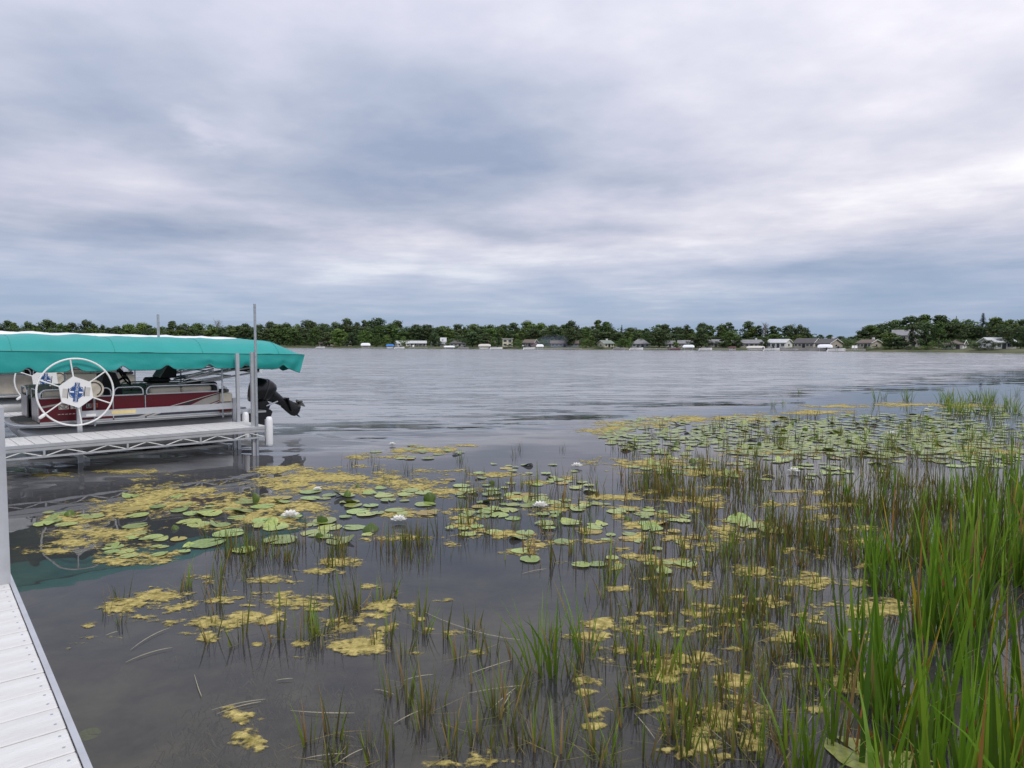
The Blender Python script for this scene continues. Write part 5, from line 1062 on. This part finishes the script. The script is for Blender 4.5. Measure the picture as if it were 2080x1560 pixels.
def algae_band(y0, y1, cs):
    xs_all = np.arange(-1.0, 1.0, 1)
    Ys = np.arange(y0, y1, cs)
    Xm = 0.80 * y1; Xs = np.arange(-Xm, Xm, cs)
    gx, gy = np.meshgrid(Xs, Ys)
    k = gy * math.cos(PITCH) + H * math.sin(PITCH); px = 1040 + F * gx / k; py = 780 - F * (gy * math.sin(PITCH) - H * math.cos(PITCH)) / k
    f = np.full(gx.shape, -9.0)
    for cx, cy, rx, ry in ELn:
        f = np.maximum(f, 1.0 - np.sqrt(((px - cx) / rx) ** 2 + ((py - cy) / ry) ** 2))
    idx = np.argwhere(f > -.75)
    for i, j in idx:
        x, y = gx[i, j], gy[i, j]; f[i, j] += .85 * mnoise.fractal(Vector((x * 2.6, y * 2.6, 1.7)), .55, 2.1, 4) - .26 + .62 * mnoise.fractal(Vector((x * 11, y * 15, 4)), .5, 2.2, 3)
    ids = {}
    def vert(key, x, y, v_):
        if key not in ids:
            ids[key] = len(am.v); z = .002 + min(.005, max(0, v_) * .015) + .003 * mnoise.noise(Vector((x * 30, y * 30, 3))) * (v_ > .02); am.v.append((x, y, max(.002, z))); th_ = min(1, max(0, v_)); am.c.append([th_, th_, th_, 1])
        return ids[key]
    f += .22; pos = f > 0; cell = pos[:-1, :-1] | pos[1:, :-1] | pos[:-1, 1:] | pos[1:, 1:]
    for i, j in np.argwhere(cell):
        cs_ = [(i, j), (i, j + 1), (i + 1, j + 1), (i + 1, j)]; poly = []
        for q in range(4):
            a, b = cs_[q], cs_[(q + 1) % 4]; fa, fb = f[a], f[b]
            if fa > 0: poly.append(vert(('v',) + a, gx[a], gy[a], fa))
            if (fa > 0) != (fb > 0):
                t = fa / (fa - fb); lo, hi = min(a, b), max(a, b); poly.append(vert(('e', lo, hi), gx[a] + (gx[b] - gx[a]) * t, gy[a] + (gy[b] - gy[a]) * t, 0))
        if len(poly) >= 3: am.f.append(tuple(poly))
algae_band(3.2, 6.0, .018); algae_band(6.0, 11.0, .030); algae_band(11.0, 27.0, .07)
tag(am.build('floating_algae', algae_mat(), smooth=True), 'cream yellow algae mats floating in ragged patches between the plants', 'algae', kind='stuff')
# drowned weed under the surface and pale straws lying on it
STRAW = mat('pale_straw', (.42, .38, .27), .7, var=.2); WEED = mat('pondweed', (.30, .26, .13), .9, var=.4, vscale=3)
wb = MB(); rw = random.Random(3)
for k in range(260):
    x, y = rw.uniform(330, 1700), rw.uniform(1260, 1700); p = ground(x, y)
    if mnoise.noise(Vector((p.x * 1.1, p.y * 1.1, 8))) < -.02: continue
    for j in range(16):
        q = p + Vector((rw.gauss(0, .10), rw.gauss(0, .10), 0)); a = rw.uniform(0, 6.28); L = rw.uniform(.03, .10); z = rw.uniform(-.30, -.12)
        wb.tube([(q.x, q.y, z - .05), (q.x + math.cos(a) * L * .5, q.y + math.sin(a) * L * .5, z), (q.x + math.cos(a + .6) * L, q.y + math.sin(a + .6) * L, z - .02)], [.003, .004, .002], 3)
tag(wb.build('pondweed', WEED, recalc=False), 'dim brown pondweed under the clear foreground water', 'pondweed', kind='stuff')
straws = []
for (x0, y0, x1, y1, bend) in ((265, 1320, 345, 1275, 10), (255, 1345, 350, 1315, 8), (590, 1443, 720, 1448, -4), (430, 1442, 540, 1420, 6), (440, 1450, 530, 1425, 6), (395, 1370, 410, 1415, -8), (560, 1382, 595, 1378, 2), (860, 1242, 1060, 1300, -20), (950, 1408, 1060, 1392, 3), (995, 1442, 1050, 1395, 3), (1020, 1438, 1040, 1405, 2), (800, 1470, 860, 1440, 4), (820, 1382, 880, 1370, 5), (950, 1370, 1040, 1340, 2), (1450, 1390, 1560, 1440, 8), (1400, 1440, 1490, 1520, -6), (1060, 1165, 1110, 1155, 2), (760, 1400, 800, 1410, 4), (215, 1290, 240, 1282, 1), (680, 1555, 740, 1520, 8), (1290, 1450, 1330, 1500, 4), (1640, 1470, 1700, 1380, 4), (620, 1540, 700, 1530, 4)):
    straws.append((x0, y0, x1, y1, bend))
for i, (x0, y0, x1, y1, bend) in enumerate(straws):
    a, b = ground(x0, y0, .008), ground(x1, y1, .012); m_ = ground((x0 + x1) / 2, (y0 + y1) / 2 - bend, .014)
    pts = [a * (1 - u) ** 2 + m_ * 2 * u * (1 - u) + b * u * u for u in np.linspace(0, 1, 7)]; base = Vector(pts[0])
    o = MB().tube([p - base for p in pts], [.0008, .0016, .002, .0022, .0022, .002, .0008], 5).build('floating_straw', STRAW); o.location = base
    tag(o, 'pale dead reed straw lying on the still foreground water', 'straw', 'floating straws')
